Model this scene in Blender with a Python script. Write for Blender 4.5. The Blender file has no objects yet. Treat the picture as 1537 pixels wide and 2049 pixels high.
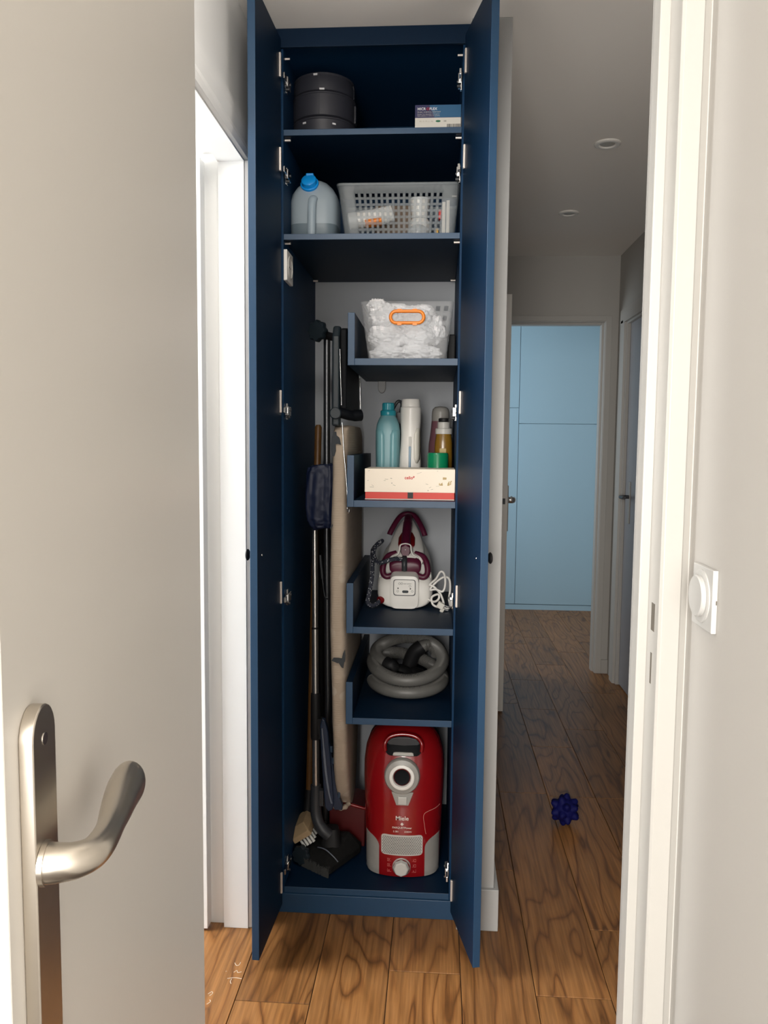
import bpy, bmesh, math, random
from mathutils import Vector, Matrix, noise
random.seed(7)
sc = bpy.context.scene
col = sc.collection
# ------------------------------------------------------------------ camera
EYE = 1.387
F_PX, YAW, PITCH, ROLL = 1583.13, -6.53458757e-02, -8.57787749e-02, 9.41346195e-03
fw = Vector((math.sin(YAW)*math.cos(PITCH), math.cos(YAW)*math.cos(PITCH), math.sin(PITCH)))
rt = Vector((math.cos(YAW), -math.sin(YAW), 0)); up = rt.cross(fw)
c_, s_ = math.cos(ROLL), math.sin(ROLL)
r2 = c_*rt + s_*up; u2 = -s_*rt + c_*up
cd = bpy.data.cameras.new('camera'); cam = bpy.data.objects.new('camera', cd); col.objects.link(cam)
cd.sensor_fit = 'VERTICAL'; cd.sensor_height = 36; cd.sensor_width = 27; cd.lens = F_PX/2049*36
cd.clip_start = .02; cd.clip_end = 50
m = Matrix.Identity(4)
for i in range(3):
    m[i][0], m[i][1], m[i][2] = r2[i], u2[i], -fw[i]
m[2][3] = EYE
cam.matrix_world = m
sc.camera = cam
# ------------------------------------------------------------------ world, lights, exposure
w = bpy.data.worlds.new('world'); sc.world = w; w.use_nodes = True
w.node_tree.nodes['Background'].inputs[0].default_value = (.75, .85, 1, 1)
w.node_tree.nodes['Background'].inputs[1].default_value = .3
sc.view_settings.view_transform = 'Standard'; sc.view_settings.look = 'None'
sc.view_settings.exposure = 0.45; sc.view_settings.gamma = 1; sc.view_settings.use_curve_mapping = False
def area(name, loc, aim, sx, sy, power, colour):
    l = bpy.data.lights.new(name, 'AREA'); l.shape = 'RECTANGLE'; l.size = sx; l.size_y = sy
    l.energy = power; l.color = colour
    o = bpy.data.objects.new(name, l); col.objects.link(o); o.location = loc
    o.rotation_euler = (Vector(aim)-Vector(loc)).to_track_quat('-Z', 'Y').to_euler()
    return o
area('window_light_near_room', (-.62, -1.75, 1.5), (-.3, 1.5, 1.25), 1.2, 1.5, 138, (1, .96, .905))
area('window_light_left_room', (-2.7, 1.55, 1.5), (-.5, 1.95, 1.25), 1.2, 1.5, 125, (.96, .98, 1))
area('fill_light_hall', (.93, 1.3, 1.4), (-.5, 1.85, 1.9), .5, 1.7, 3, (1, .96, .92))  # unseen fill, added to lift the hall ceiling and left wall
area('fill_light_above_door', (-.30, 1.20, 2.26), (-.34, 2.3, 1.75), .34, .16, 3.7, (1, .95, .885))  # added lamp, unseen; lifts the left wall out of the cupboard door's shadow
area('window_light_far_room', (-.9, 5.75, 1.55), (1.1, 6.6, 1.25), 1.0, 1.0, 21, (.87, .95, 1))

# ------------------------------------------------------------------ helpers
def tag(o, label=None, cat=None, group=None, kind=None):
    if label: o['label'] = label
    if cat: o['category'] = cat
    if group: o['group'] = group
    if kind: o['kind'] = kind
    return o
ORG = {}
def thing(name, loc, label, cat, group=None, kind=None):
    o = bpy.data.objects.new(name, None); col.objects.link(o); o.location = loc
    o.empty_display_size = .05
    ORG[o.name] = Vector(loc)
    return tag(o, label, cat, group, kind)
def obj(name, bm, mat, parent=None, smooth=None, bevel=0, seg=2, label=None, cat=None, group=None, kind=None, front=None):
    bmesh.ops.recalc_face_normals(bm, faces=bm.faces[:])
    vs = [v.co for v in bm.verts]
    lo = Vector((min(v.x for v in vs), min(v.y for v in vs), min(v.z for v in vs)))
    hi = Vector((max(v.x for v in vs), max(v.y for v in vs), max(v.z for v in vs)))
    org = Vector(((lo.x+hi.x)/2, (lo.y+hi.y)/2, lo.z))
    bmesh.ops.translate(bm, verts=bm.verts[:], vec=-org)
    me = bpy.data.meshes.new(name); bm.to_mesh(me); bm.free()
    if isinstance(mat, (list, tuple)):
        for q in mat: me.materials.append(q)
    else: me.materials.append(mat)
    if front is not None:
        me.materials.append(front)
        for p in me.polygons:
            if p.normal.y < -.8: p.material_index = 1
    o = bpy.data.objects.new(name, me); col.objects.link(o)
    ORG[o.name] = org
    if parent is not None:
        o.parent = parent; o.location = org - ORG[parent.name]
    else: o.location = org
    if smooth is not None:
        me.polygons.foreach_set('use_smooth', [True]*len(me.polygons))
        me.set_sharp_from_angle(angle=math.radians(smooth))
    if bevel:
        b = o.modifiers.new('bevel', 'BEVEL'); b.width = bevel; b.segments = seg; b.limit_method = 'ANGLE'
        b.angle_limit = math.radians(40); b.harden_normals = False
    return tag(o, label, cat, group, kind)
def BM(): return bmesh.new()
def box(bm, x0, x1, y0, y1, z0, z1, mi=0):
    v = [bm.verts.new((x, y, z)) for z in (z0, z1) for y in (y0, y1) for x in (x0, x1)]
    for f in ((0,2,3,1),(4,5,7,6),(0,1,5,4),(2,6,7,3),(0,4,6,2),(1,3,7,5)):
        fc = bm.faces.new([v[i] for i in f]); fc.material_index = mi
    return v
def bx(*a):
    bm = BM(); box(bm, *a); return bm
def prism(bm, pts, axis, a0, a1):
    """closed 2D outline, extruded along axis 'x','y' or 'z'"""
    def P(p, a):
        return {'z': (p[0], p[1], a), 'y': (p[0], a, p[1]), 'x': (a, p[0], p[1])}[axis]
    A = [bm.verts.new(P(p, a0)) for p in pts]; B = [bm.verts.new(P(p, a1)) for p in pts]
    n = len(pts)
    bm.faces.new(A); bm.faces.new(B[::-1])
    for i in range(n): bm.faces.new((A[i], B[i], B[(i+1) % n], A[(i+1) % n]))
    return A+B
def lathe(bm, cx, cy, prof, n=32, sx=1, sy=1, cap=True):
    rings = [[bm.verts.new((cx+r*sx*math.cos(2*math.pi*k/n), cy+r*sy*math.sin(2*math.pi*k/n), z)) for k in range(n)] for r, z in prof]
    for A, B in zip(rings, rings[1:]):
        for k in range(n): bm.faces.new((A[k], A[(k+1) % n], B[(k+1) % n], B[k]))
    if cap:
        bm.faces.new(rings[0][::-1]); bm.faces.new(rings[-1])
    return [v for r in rings for v in r]
def loft(bm, rings, cap=True, closed=True):
    R = [[bm.verts.new(p) for p in r] for r in rings]
    n = len(R[0])
    for A, B in zip(R, R[1:]):
        for k in range(n if closed else n-1): bm.faces.new((A[k], A[(k+1) % n], B[(k+1) % n], B[k]))
    if cap: bm.faces.new(R[0][::-1]); bm.faces.new(R[-1])
    return [v for r in R for v in r]
def se(cx, cy, z, a, b, e=2.5, n=32):
    out = []
    for k in range(n):
        t = 2*math.pi*k/n; c, s = math.cos(t), math.sin(t)
        out.append((cx+a*math.copysign(abs(c)**(2/e), c), cy+b*math.copysign(abs(s)**(2/e), s), z))
    return out
def smooth_path(pts, sub=8, closed=False):
    P = [Vector(p) for p in pts]; n = len(P); out = []
    rng = range(n if closed else n-1)
    for i in rng:
        p0 = P[(i-1) % n] if closed or i > 0 else P[0]
        p1, p2 = P[i], P[(i+1) % n]
        p3 = P[(i+2) % n] if closed or i+2 < n else P[-1]
        for k in range(sub):
            t = k/sub
            out.append(.5*((2*p1)+(-p0+p2)*t+(2*p0-5*p1+4*p2-p3)*t*t+(-p0+3*p1-3*p2+p3)*t**3))
    if not closed: out.append(P[-1])
    return out
def tube(bm, pts, r, n=10, closed=False, cap=True, flat=None):
    P = [Vector(p) for p in pts]; N = len(P)
    rs = r if isinstance(r, (list, tuple)) else [r]*N
    rings = []; prev = None
    for i in range(N):
        a = P[(i-1) % N] if closed or i > 0 else P[i]; b = P[(i+1) % N] if closed or i < N-1 else P[i]
        t = (b-a).normalized() if (b-a).length > 1e-9 else Vector((0,0,1))
        if prev is None:
            u = t.cross(Vector((0,0,1)))
            if u.length < .1: u = t.cross(Vector((1,0,0)))
            u.normalize()
        else:
            u = (prev-t*prev.dot(t)).normalized()
        prev = u; v = t.cross(u)
        fa, fb = (1, 1) if flat is None else (flat[i] if isinstance(flat, list) else flat)
        rings.append([bm.verts.new(P[i]+rs[i]*(fa*u*math.cos(2*math.pi*k/n)+fb*v*math.sin(2*math.pi*k/n))) for k in range(n)])
    for i in range(N if closed else N-1):
        A, B = rings[i], rings[(i+1) % N]
        for k in range(n): bm.faces.new((A[k], A[(k+1) % n], B[(k+1) % n], B[k]))
    if cap and not closed: bm.faces.new(rings[0][::-1]); bm.faces.new(rings[-1])
    return [v for q in rings for v in q]
def sphere(bm, c, r, seg=16, sx=1, sy=1, sz=1):
    d = bmesh.ops.create_uvsphere(bm, u_segments=seg, v_segments=max(6, seg//2), radius=r)
    for v in d['verts']: v.co = Vector(c)+Vector((v.co.x*sx, v.co.y*sy, v.co.z*sz))
    return d['verts']
def cyl(bm, p, q, r, n=20, r2=None): return tube(bm, [p, q], [r, r if r2 is None else r2], n)
def text(name, s, loc, size, mat, parent, rot=(math.pi/2, 0, 0), align='LEFT', bold=0, sx=1, label=None):
    cu = bpy.data.curves.new(name, 'FONT'); cu.body = s; cu.size = size; cu.align_x = align; cu.extrude = .0002; cu.offset = bold
    cu.materials.append(mat); t_ = bpy.data.objects.new(name, cu); col.objects.link(t_)
    me = bpy.data.meshes.new_from_object(t_.evaluated_get(bpy.context.evaluated_depsgraph_get())); bpy.data.objects.remove(t_); bpy.data.curves.remove(cu)
    o = bpy.data.objects.new(name, me); col.objects.link(o); o['kind'] = 'stuff'
    o.parent = parent; o.location = Vector(loc)-ORG[parent.name]; o.rotation_euler = rot; o.scale = (sx, 1, 1)
    ORG[o.name] = Vector(loc)
    return tag(o, label)

# ------------------------------------------------------------------ materials
def lin(r, g, b):
    f = lambda v: (v/255/12.92) if v/255 <= .04045 else ((v/255+.055)/1.055)**2.4
    return (f(r), f(g), f(b), 1)
def mat(name, c, rough=.5, metal=0, vary=.0, bump=0, scale=40, spec=.5, **kw):
    mt = bpy.data.materials.new(name); mt.use_nodes = True; nt = mt.node_tree
    b = nt.nodes['Principled BSDF']; b.inputs['Base Color'].default_value = c
    b.inputs['Roughness'].default_value = rough; b.inputs['Metallic'].default_value = metal
    b.inputs['Specular IOR Level'].default_value = spec
    for k, v in kw.items(): b.inputs[k.replace('_', ' ')].default_value = v
    if vary or bump:
        tc = nt.nodes.new('ShaderNodeTexCoord'); nz = nt.nodes.new('ShaderNodeTexNoise')
        nz.inputs['Scale'].default_value = scale; nz.inputs['Detail'].default_value = 4
        nt.links.new(tc.outputs['Object'], nz.inputs['Vector'])
        if vary:
            mx = nt.nodes.new('ShaderNodeMix'); mx.data_type = 'RGBA'
            mx.inputs[6].default_value = tuple(max(0, q*(1-vary)) for q in c[:3])+(1,)
            mx.inputs[7].default_value = tuple(min(1, q*(1+vary)) for q in c[:3])+(1,)
            nt.links.new(nz.outputs['Fac'], mx.inputs[0]); nt.links.new(mx.outputs[2], b.inputs['Base Color'])
        if bump:
            bp = nt.nodes.new('ShaderNodeBump'); bp.inputs['Strength'].default_value = bump; bp.inputs['Distance'].default_value = .002
            nt.links.new(nz.outputs['Fac'], bp.inputs['Height']); nt.links.new(bp.outputs['Normal'], b.inputs['Normal'])
    return mt
M = {}
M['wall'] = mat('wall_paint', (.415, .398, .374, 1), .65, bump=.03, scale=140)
M['ceil'] = mat('ceiling_paint', (.86, .83, .785, 1), .8, bump=.02, scale=120)
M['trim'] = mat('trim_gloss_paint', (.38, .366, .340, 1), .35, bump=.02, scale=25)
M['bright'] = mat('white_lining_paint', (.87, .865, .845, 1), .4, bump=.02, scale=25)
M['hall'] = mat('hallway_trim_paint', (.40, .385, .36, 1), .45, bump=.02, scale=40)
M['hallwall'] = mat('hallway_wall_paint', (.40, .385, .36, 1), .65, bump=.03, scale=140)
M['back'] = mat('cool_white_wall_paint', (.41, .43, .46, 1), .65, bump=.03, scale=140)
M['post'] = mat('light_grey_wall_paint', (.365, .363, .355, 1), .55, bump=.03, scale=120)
M['leaf'] = mat('door_satin_paint', (.735, .71, .668, 1), .38, bump=.02, scale=30)
M['blue'] = mat('blue_satin_paint', (.0017, .0128, .0340, 1), .5, vary=.06, bump=.04, scale=60, spec=.16)  # darker copy of the cupboard blue, holds down light on doors and shelves
M['edge'] = mat('blue_lit_front', (.0105, .0450, .1000, 1), .45, vary=.05, bump=.03, scale=60)  # lighter blue paints in the light on faces turned to the viewer
M['blue_in'] = mat('blue_paint_lifted', (.0040, .0290, .0760, 1), .55, vary=.06, bump=.03, scale=60, spec=.14)  # same blue as the doors, colour raised to imitate light inside
M['steel'] = mat('brushed_steel', (.62, .57, .50, 1), .28, 1, vary=.05, scale=60)
M['chrome'] = mat('chrome', (.72, .72, .72, 1), .16, 1)
M['tubesteel'] = mat('satin_steel_tube', (.62, .60, .57, 1), .28, .95)
M['nickel'] = mat('nickel', (.86, .78, .72, 1), .5, .7)
M['black'] = mat('black_plastic', (.010, .010, .011, 1), .55, bump=.03, scale=90, spec=.3)
M['tray'] = mat('matt_black_plastic', (.0022, .0032, .005, 1), .6, spec=.15)
M['dark'] = mat('dark_grey_plastic', (.03, .033, .038, 1), .45, bump=.03, scale=90)
M['tub'] = mat('charcoal_plastic', (.030, .031, .041, 1), .45, vary=.1, scale=30)
M['bluegrey'] = mat('blue_grey_plastic', (.009, .0165, .0225, 1), .5)
M['white'] = mat('white_plastic', (.78, .76, .72, 1), .35)
M['switch'] = mat('matt_white_plastic', (.44, .435, .42, 1), .45)
M['offwhite'] = mat('aged_white_plastic', (.62, .60, .54, 1), .4)
M['grey'] = mat('silver_grey_plastic', (.30, .29, .27, 1), .38, vary=.08, scale=50)
M['lgrey'] = mat('light_grey_plastic', (.50, .49, .46, 1), .4)
M['wallgrey'] = mat('grey_bracket_plastic', (.36, .36, .36, 1), .5)
M['red'] = mat('red_lacquer', (.235, .004, .006, 1), .24, vary=.05, scale=20, Coat_Weight=.5)
M['darkred'] = mat('dark_red_plastic', (.16, .004, .006, 1), .3)
M['plum'] = mat('plum_plastic', (.085, .006, .028, 1), .4)
M['teal'] = mat('teal_plastic', (.15, .33, .37, 1), .38)
M['tealcap'] = mat('teal_cap_plastic', (.02, .26, .33, 1), .3)
M['green'] = mat('green_plastic', (.004, .20, .085, 1), .25)
M['bluecap'] = mat('bright_blue_plastic', (.005, .27, .72, 1), .32)
M['orange'] = mat('orange_plastic', (.90, .24, .012, 1), .35)
M['gold'] = mat('amber_liquid_plastic', (.20, .105, .012, 1), .2)
M['mauve'] = mat('mauve_plastic', (.16, .07, .085, 1), .3)
M['cloth'] = mat('white_cotton', (.93, .915, .92, 1), .9, bump=.3, scale=120)
M['navycloth'] = mat('navy_nylon', (.0042, .0105, .040, 1), .5, bump=.3, scale=25)
M['navyplastic'] = mat('navy_plastic', (.010, .022, .05, 1), .4)
M['greystrip'] = mat('grey_rubber', (.13, .15, .19, 1), .5)
M['rubber'] = mat('dusty_black_plastic', (.0085, .0085, .0085, 1), .7, spec=.25, vary=.6, bump=.25, scale=60)
M['hosegrey'] = mat('grey_hose_plastic', (.14, .137, .128, 1), .42)
M['toy'] = mat('blue_rubber', (.0005, .0012, .055, 1), .7, spec=.2)
M['bristle'] = mat('white_bristles', (.66, .66, .63, 1), .7)
M['beech'] = mat('beech_wood', (.42, .30, .17, 1), .6, vary=.25, scale=25)
M['stick'] = mat('varnished_stick', (.13, .058, .014, 1), .45, vary=.3, scale=14)
M['cream'] = mat('cream_card', (.90, .80, .67, 1), .6)
M['redcard'] = mat('red_card', (.62, .035, .018, 1), .5)
M['goldink'] = mat('gold_ink', (.42, .29, .10, 1), .45)
M['greyink'] = mat('grey_ink', (.45, .40, .33, 1), .6)
M['redink'] = mat('red_ink', (.55, .02, .015, 1), .5)
M['ink'] = mat('black_ink', (.02, .02, .02, 1), .6)
M['silverink'] = mat('silver_ink', (.75, .70, .66, 1), .3, .3)
M['violetcard'] = mat('violet_card', (.02, .02, .09, 1), .5)
M['bluecard'] = mat('blue_card', (.015, .10, .22, 1), .5)
M['whitecard'] = mat('white_card', (.66, .63, .57, 1), .6)
M['greenink'] = mat('green_ink', (.01, .14, .06, 1), .6)
M['wardrobe'] = mat('pale_blue_lacquer', (.36, .545, .67, 1), .45)
M['greydoor'] = mat('grey_door_paint', (.26, .26, .28, 1), .45)
M['lens'] = mat('frosted_lens', (.42, .40, .36, 1), .4)
M['browncard'] = mat('brown_card', (.16, .11, .075, 1), .7)
M['slot'] = mat('dark_slot', (.10, .085, .065, 1), .7)
M['shiny'] = mat('pale_glint_and_print', (.72, .72, .74, 1), .3)
def frosted(name, c, clear, rough=.35):
    mt = bpy.data.materials.new(name); mt.use_nodes = True; nt = mt.node_tree
    b = nt.nodes['Principled BSDF']; b.inputs['Base Color'].default_value = c; b.inputs['Roughness'].default_value = rough
    tl = nt.nodes.new('ShaderNodeBsdfTranslucent'); tl.inputs['Color'].default_value = c
    tr = nt.nodes.new('ShaderNodeBsdfTransparent'); tr.inputs['Color'].default_value = (.95, .96, .97, 1)
    m1 = nt.nodes.new('ShaderNodeMixShader'); m1.inputs[0].default_value = .3
    m2 = nt.nodes.new('ShaderNodeMixShader'); m2.inputs[0].default_value = clear
    nt.links.new(b.outputs[0], m1.inputs[1]); nt.links.new(tl.outputs[0], m1.inputs[2])
    nt.links.new(m1.outputs[0], m2.inputs[1]); nt.links.new(tr.outputs[0], m2.inputs[2])
    nt.links.new(m2.outputs[0], nt.nodes['Material Output'].inputs[0])
    return mt
M['frost'] = frosted('frosted_basket_plastic', (.38, .415, .43, 1), .70)
M['frost2'] = frosted('clear_basket_plastic', (.74, .74, .74, 1), .8)
M['jug'] = frosted('translucent_canister_plastic', (.52, .62, .69, 1), .25)
M['jug_full'] = frosted('canister_wall_over_liquid', (.22, .285, .33, 1), .15)
M['water'] = mat('liquid_in_canister', (.05, .09, .115, 1), .25)

def oak():
    mt = bpy.data.materials.new('oak_plank'); mt.use_nodes = True; nt = mt.node_tree; N = nt.nodes; L = nt.links
    b = N['Principled BSDF']
    tc = N.new('ShaderNodeTexCoord'); oi = N.new('ShaderNodeObjectInfo')
    off = N.new('ShaderNodeVectorMath'); off.operation = 'SCALE'; off.inputs[0].default_value = (37, 91, 13); L.new(oi.outputs['Random'], off.inputs['Scale'])
    ad = N.new('ShaderNodeVectorMath'); ad.operation = 'ADD'; L.new(tc.outputs['Object'], ad.inputs[0]); L.new(off.outputs[0], ad.inputs[1])
    st = N.new('ShaderNodeVectorMath'); st.operation = 'MULTIPLY'; st.inputs[1].default_value = (1, .17, 1); L.new(ad.outputs[0], st.inputs[0])
    n1 = N.new('ShaderNodeTexNoise'); n1.inputs['Scale'].default_value = 7; n1.inputs['Detail'].default_value = 2; n1.inputs['Roughness'].default_value = .45; n1.inputs['Distortion'].default_value = .35
    L.new(st.outputs[0], n1.inputs['Vector'])
    vo = N.new('ShaderNodeTexVoronoi'); vo.inputs['Scale'].default_value = 3.2; L.new(st.outputs[0], vo.inputs['Vector'])
    k = N.new('ShaderNodeMath'); k.operation = 'MULTIPLY_ADD'; L.new(vo.outputs['Distance'], k.inputs[0]); k.inputs[1].default_value = .75; L.new(n1.outputs['Fac'], k.inputs[2])
    k2 = N.new('ShaderNodeMath'); k2.operation = 'MULTIPLY'; L.new(k.outputs[0], k2.inputs[0]); k2.inputs[1].default_value = 19
    fr = N.new('ShaderNodeMath'); fr.operation = 'PINGPONG'; L.new(k2.outputs[0], fr.inputs[0]); fr.inputs[1].default_value = 1
    rp = N.new('ShaderNodeValToRGB'); e = rp.color_ramp.elements
    e[0].position = .0; e[0].color = (.095, .039, .012, 1); e[1].position = .36; e[1].color = (0.2412, 0.1064, 0.0322, 1)
    x = e.new(.13); x.color = (0.1683, 0.0683, 0.0198, 1)
    x = e.new(1.0); x.color = (0.2623, 0.1205, 0.0401, 1)
    L.new(fr.outputs[0], rp.inputs[0])
    st2 = N.new('ShaderNodeVectorMath'); st2.operation = 'MULTIPLY'; st2.inputs[1].default_value = (130, 5, 1); L.new(ad.outputs[0], st2.inputs[0])
    n2 = N.new('ShaderNodeTexNoise'); n2.inputs['Scale'].default_value = 1; n2.inputs['Detail'].default_value = 3; L.new(st2.outputs[0], n2.inputs['Vector'])
    rp2 = N.new('ShaderNodeMapRange'); rp2.inputs[1].default_value = .35; rp2.inputs[2].default_value = .65; rp2.inputs[3].default_value = .74; rp2.inputs[4].default_value = 1.16; L.new(n2.outputs['Fac'], rp2.inputs[0])
    # soft broad tone, so the rings fade in and out along a board
    n3 = N.new('ShaderNodeTexNoise'); n3.inputs['Scale'].default_value = 4; L.new(st.outputs[0], n3.inputs['Vector'])
    mr3 = N.new('ShaderNodeMapRange'); mr3.inputs[1].default_value = .38; mr3.inputs[2].default_value = .62; mr3.inputs[3].default_value = .65; mr3.inputs[4].default_value = 1; L.new(n3.outputs['Fac'], mr3.inputs[0])
    mxa = N.new('ShaderNodeMix'); mxa.data_type = 'RGBA'; mxa.inputs[6].default_value = (0.2287, 0.0975, 0.0299, 1); L.new(rp.outputs[0], mxa.inputs[7]); L.new(mr3.outputs[0], mxa.inputs[0])
    mul = N.new('ShaderNodeVectorMath'); mul.operation = 'SCALE'; L.new(mxa.outputs[2], mul.inputs[0]); L.new(rp2.outputs[0], mul.inputs['Scale'])
    rr = N.new('ShaderNodeMapRange'); rr.inputs[3].default_value = .82; rr.inputs[4].default_value = 1.16; L.new(oi.outputs['Random'], rr.inputs[0])
    mul2 = N.new('ShaderNodeVectorMath'); mul2.operation = 'SCALE'; L.new(mul.outputs[0], mul2.inputs[0]); L.new(rr.outputs[0], mul2.inputs['Scale'])
    L.new(mul2.outputs[0], b.inputs['Base Color']); b.inputs['Roughness'].default_value = .40; b.inputs['Specular IOR Level'].default_value = .38
    bp = N.new('ShaderNodeBump'); bp.inputs['Strength'].default_value = .12; bp.inputs['Distance'].default_value = .001; L.new(rp2.outputs[0], bp.inputs['Height']); L.new(bp.outputs[0], b.inputs['Normal'])
    return mt
M['oak'] = oak()
M['groove'] = mat('dark_floor_base', (.03, .018, .01, 1), .8)
def cover():
    mt = bpy.data.materials.new('printed_cotton_cover'); mt.use_nodes = True; nt = mt.node_tree; N = nt.nodes; L = nt.links
    b = N['Principled BSDF']; b.inputs['Roughness'].default_value = .85
    tc = N.new('ShaderNodeTexCoord')
    vo = N.new('ShaderNodeTexVoronoi'); vo.inputs['Scale'].default_value = 26; L.new(tc.outputs['Object'], vo.inputs['Vector'])
    nz = N.new('ShaderNodeTexNoise'); nz.inputs['Scale'].default_value = 5; L.new(tc.outputs['Object'], nz.inputs['Vector'])
    a = N.new('ShaderNodeMapRange'); a.inputs[1].default_value = .35; a.inputs[2].default_value = .42; a.inputs[3].default_value = 1; a.inputs[4].default_value = 0; L.new(vo.outputs['Distance'], a.inputs[0])
    g = N.new('ShaderNodeMapRange'); g.inputs[1].default_value = .52; g.inputs[2].default_value = .6; L.new(nz.outputs['Fac'], g.inputs[0])
    k = N.new('ShaderNodeMath'); k.operation = 'MULTIPLY'; L.new(a.outputs[0], k.inputs[0]); L.new(g.outputs[0], k.inputs[1])
    k2 = N.new('ShaderNodeMath'); k2.operation = 'MULTIPLY'; L.new(k.outputs[0], k2.inputs[0]); k2.inputs[1].default_value = .6
    mx = N.new('ShaderNodeMix'); mx.data_type = 'RGBA'; mx.inputs[6].default_value = (.40, .325, .25, 1); mx.inputs[7].default_value = (.50, .44, .37, 1); L.new(k2.outputs[0], mx.inputs[0])
    L.new(mx.outputs[2], b.inputs['Base Color'])
    wv = N.new('ShaderNodeTexWave'); wv.bands_direction = 'Z'; wv.inputs['Scale'].default_value = 45; wv.inputs['Distortion'].default_value = 1.5; L.new(tc.outputs['Object'], wv.inputs['Vector'])
    bp = N.new('ShaderNodeBump'); bp.inputs['Strength'].default_value = .14; bp.inputs['Distance'].default_value = .002; L.new(wv.outputs['Fac'], bp.inputs['Height']); L.new(bp.outputs[0], b.inputs['Normal'])
    return mt
M['cover'] = cover()
def braid():
    mt = bpy.data.materials.new('speckled_braid'); mt.use_nodes = True; nt = mt.node_tree; N = nt.nodes; L = nt.links
    b = N['Principled BSDF']; b.inputs['Roughness'].default_value = .7
    tc = N.new('ShaderNodeTexCoord'); vo = N.new('ShaderNodeTexVoronoi'); vo.inputs['Scale'].default_value = 330; L.new(tc.outputs['Object'], vo.inputs['Vector'])
    rp = N.new('ShaderNodeValToRGB'); rp.color_ramp.interpolation = 'CONSTANT'; e = rp.color_ramp.elements
    e[0].color = (.02, .024, .04, 1); e[1].position = .88; e[1].color = (.5, .5, .52, 1)
    sp = N.new('ShaderNodeSeparateColor'); L.new(vo.outputs['Color'], sp.inputs[0]); L.new(sp.outputs[0], rp.inputs[0]); L.new(rp.outputs[0], b.inputs['Base Color'])
    return mt
M['braid'] = braid()

# ================================================================== THE SETTING
H = 2.5
def S(name, bm, mt, label, cat, parent=None, bevel=0, smooth=None):
    return obj(name, bm, mt, parent, label=label if parent is None else None, cat=cat if parent is None else None, kind='structure' if parent is None else None, bevel=bevel, smooth=smooth)
fl = S('floor', bx(-3.3, 2.2, -2.0, 7.2, -.06, -.0045), M['groove'], 'oak plank floor running from the cupboard down the dim hallway', 'floor')
SEAM0, PW = .4605, .1885
known = {-6: [], -5: [1.50], -4: [1.8365, 2.9], -3: [2.62], -2: [1.9775, 3.1], -1: [2.503, 1.42, 3.3, 4.3], 0: [1.912, 3.092, 4.2, 5.1], 1: [2.2, 3.07, 3.593, 4.117, 4.64, 5.5], 2: [2.35, 3.07, 3.83, 4.98, 5.7],
         3: [2.3, 3.114, 4.424, 5.3], 4: [3.3, 4.5, 5.6], 5: [5.2, 6.0]}
for k in range(-6, 6):
    x0 = SEAM0+PW*(k-1); x1 = x0+PW
    if k < -4: ys = [1.16, 3.6]
    elif k < -1: ys = [1.16, 2.81]
    elif k in (4, 5): ys = [3.2, 7.0] if k == 4 else [4.9, 7.0]
    else: ys = [1.16, 7.0]
    cuts = sorted([ys[0]]+[q for q in known[k] if ys[0]+.05 < q < ys[1]-.05]+[ys[1]])
    for a, b_ in zip(cuts, cuts[1:]):
        g = .0009
        bm = BM(); X0, X1, Y0, Y1 = x0+g, x1-g, a+g, b_-g
        c = .0011; z = 0
        A = [bm.verts.new(p) for p in ((X0, Y0, -.006), (X1, Y0, -.006), (X1, Y1, -.006), (X0, Y1, -.006))]
        B = [bm.verts.new(p) for p in ((X0, Y0, -c), (X1, Y0, -c), (X1, Y1, -c), (X0, Y1, -c))]
        C = [bm.verts.new(p) for p in ((X0+c, Y0+c, z), (X1-c, Y0+c, z), (X1-c, Y1-c, z), (X0+c, Y1-c, z))]
        for P, Q in ((A, B), (B, C)):
            for i in range(4): bm.faces.new((P[i], P[(i+1) % 4], Q[(i+1) % 4], Q[i]))
        bm.faces.new(C)
        obj('plank', bm, M['oak'], fl)
bm = BM()
for st_ in ([(-.518, 1.976), (-.511, 1.966), (-.505, 1.968), (-.503, 1.979)], [(-.511, 1.938), (-.505, 1.946), (-.500, 1.938), (-.491, 1.942)], [(-.5215, 1.913), (-.503, 1.918), (-.484, 1.915)], [(-.510, 1.912), (-.511, 1.903), (-.5065, 1.894)], [(-.555, 1.852), (-.548, 1.861), (-.544, 1.856), (-.549, 1.846)], [(-.5445, 1.832), (-.541, 1.826), (-.5475, 1.816)], [(-.533, 1.94), (-.531, 1.9415)]):
    tube(bm, smooth_path([(x, y, -.0004) for x, y in st_], 5), .0011, 6)
obj('scuff_mark', bm, mat('pale_scuff', (.55, .47, .38, 1), .7), fl, label='pale chalky scuff marks', kind='stuff')
S('ceiling', bx(-3.3, 2.2, -2.0, 7.2, H, H+.06), M['ceil'], 'plain white ceiling of hall and hallway', 'ceiling')
# room the camera stands in
WX = .338
S('wall_right', bx(WX, WX+.10, -1.9, 1.068, 0, H), M['wall'], 'plain pale wall on the right that carries the white dial switch', 'wall')
S('wall_back_near_room', bx(-2.0, WX+.1, -2.0, -1.9, 0, H), M['wall'], 'plain wall behind the viewpoint', 'wall')
S('wall_left_near_room', bx(-2.1, -2.0, -2.0, 1.16, 0, H), M['wall'], 'plain wall on the far left of the near room', 'wall')
bm = BM(); box(bm, -2.0, -.405, 1.06, 1.16, 0, H); box(bm, -.405, .34, 1.06, 1.16, 2.12, H); box(bm, .326, 1.2, 1.068, 1.16, 0, H)
S('wall_front_near_room', bm, M['wall'], 'wall with the doorway one looks through', 'wall')
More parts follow.
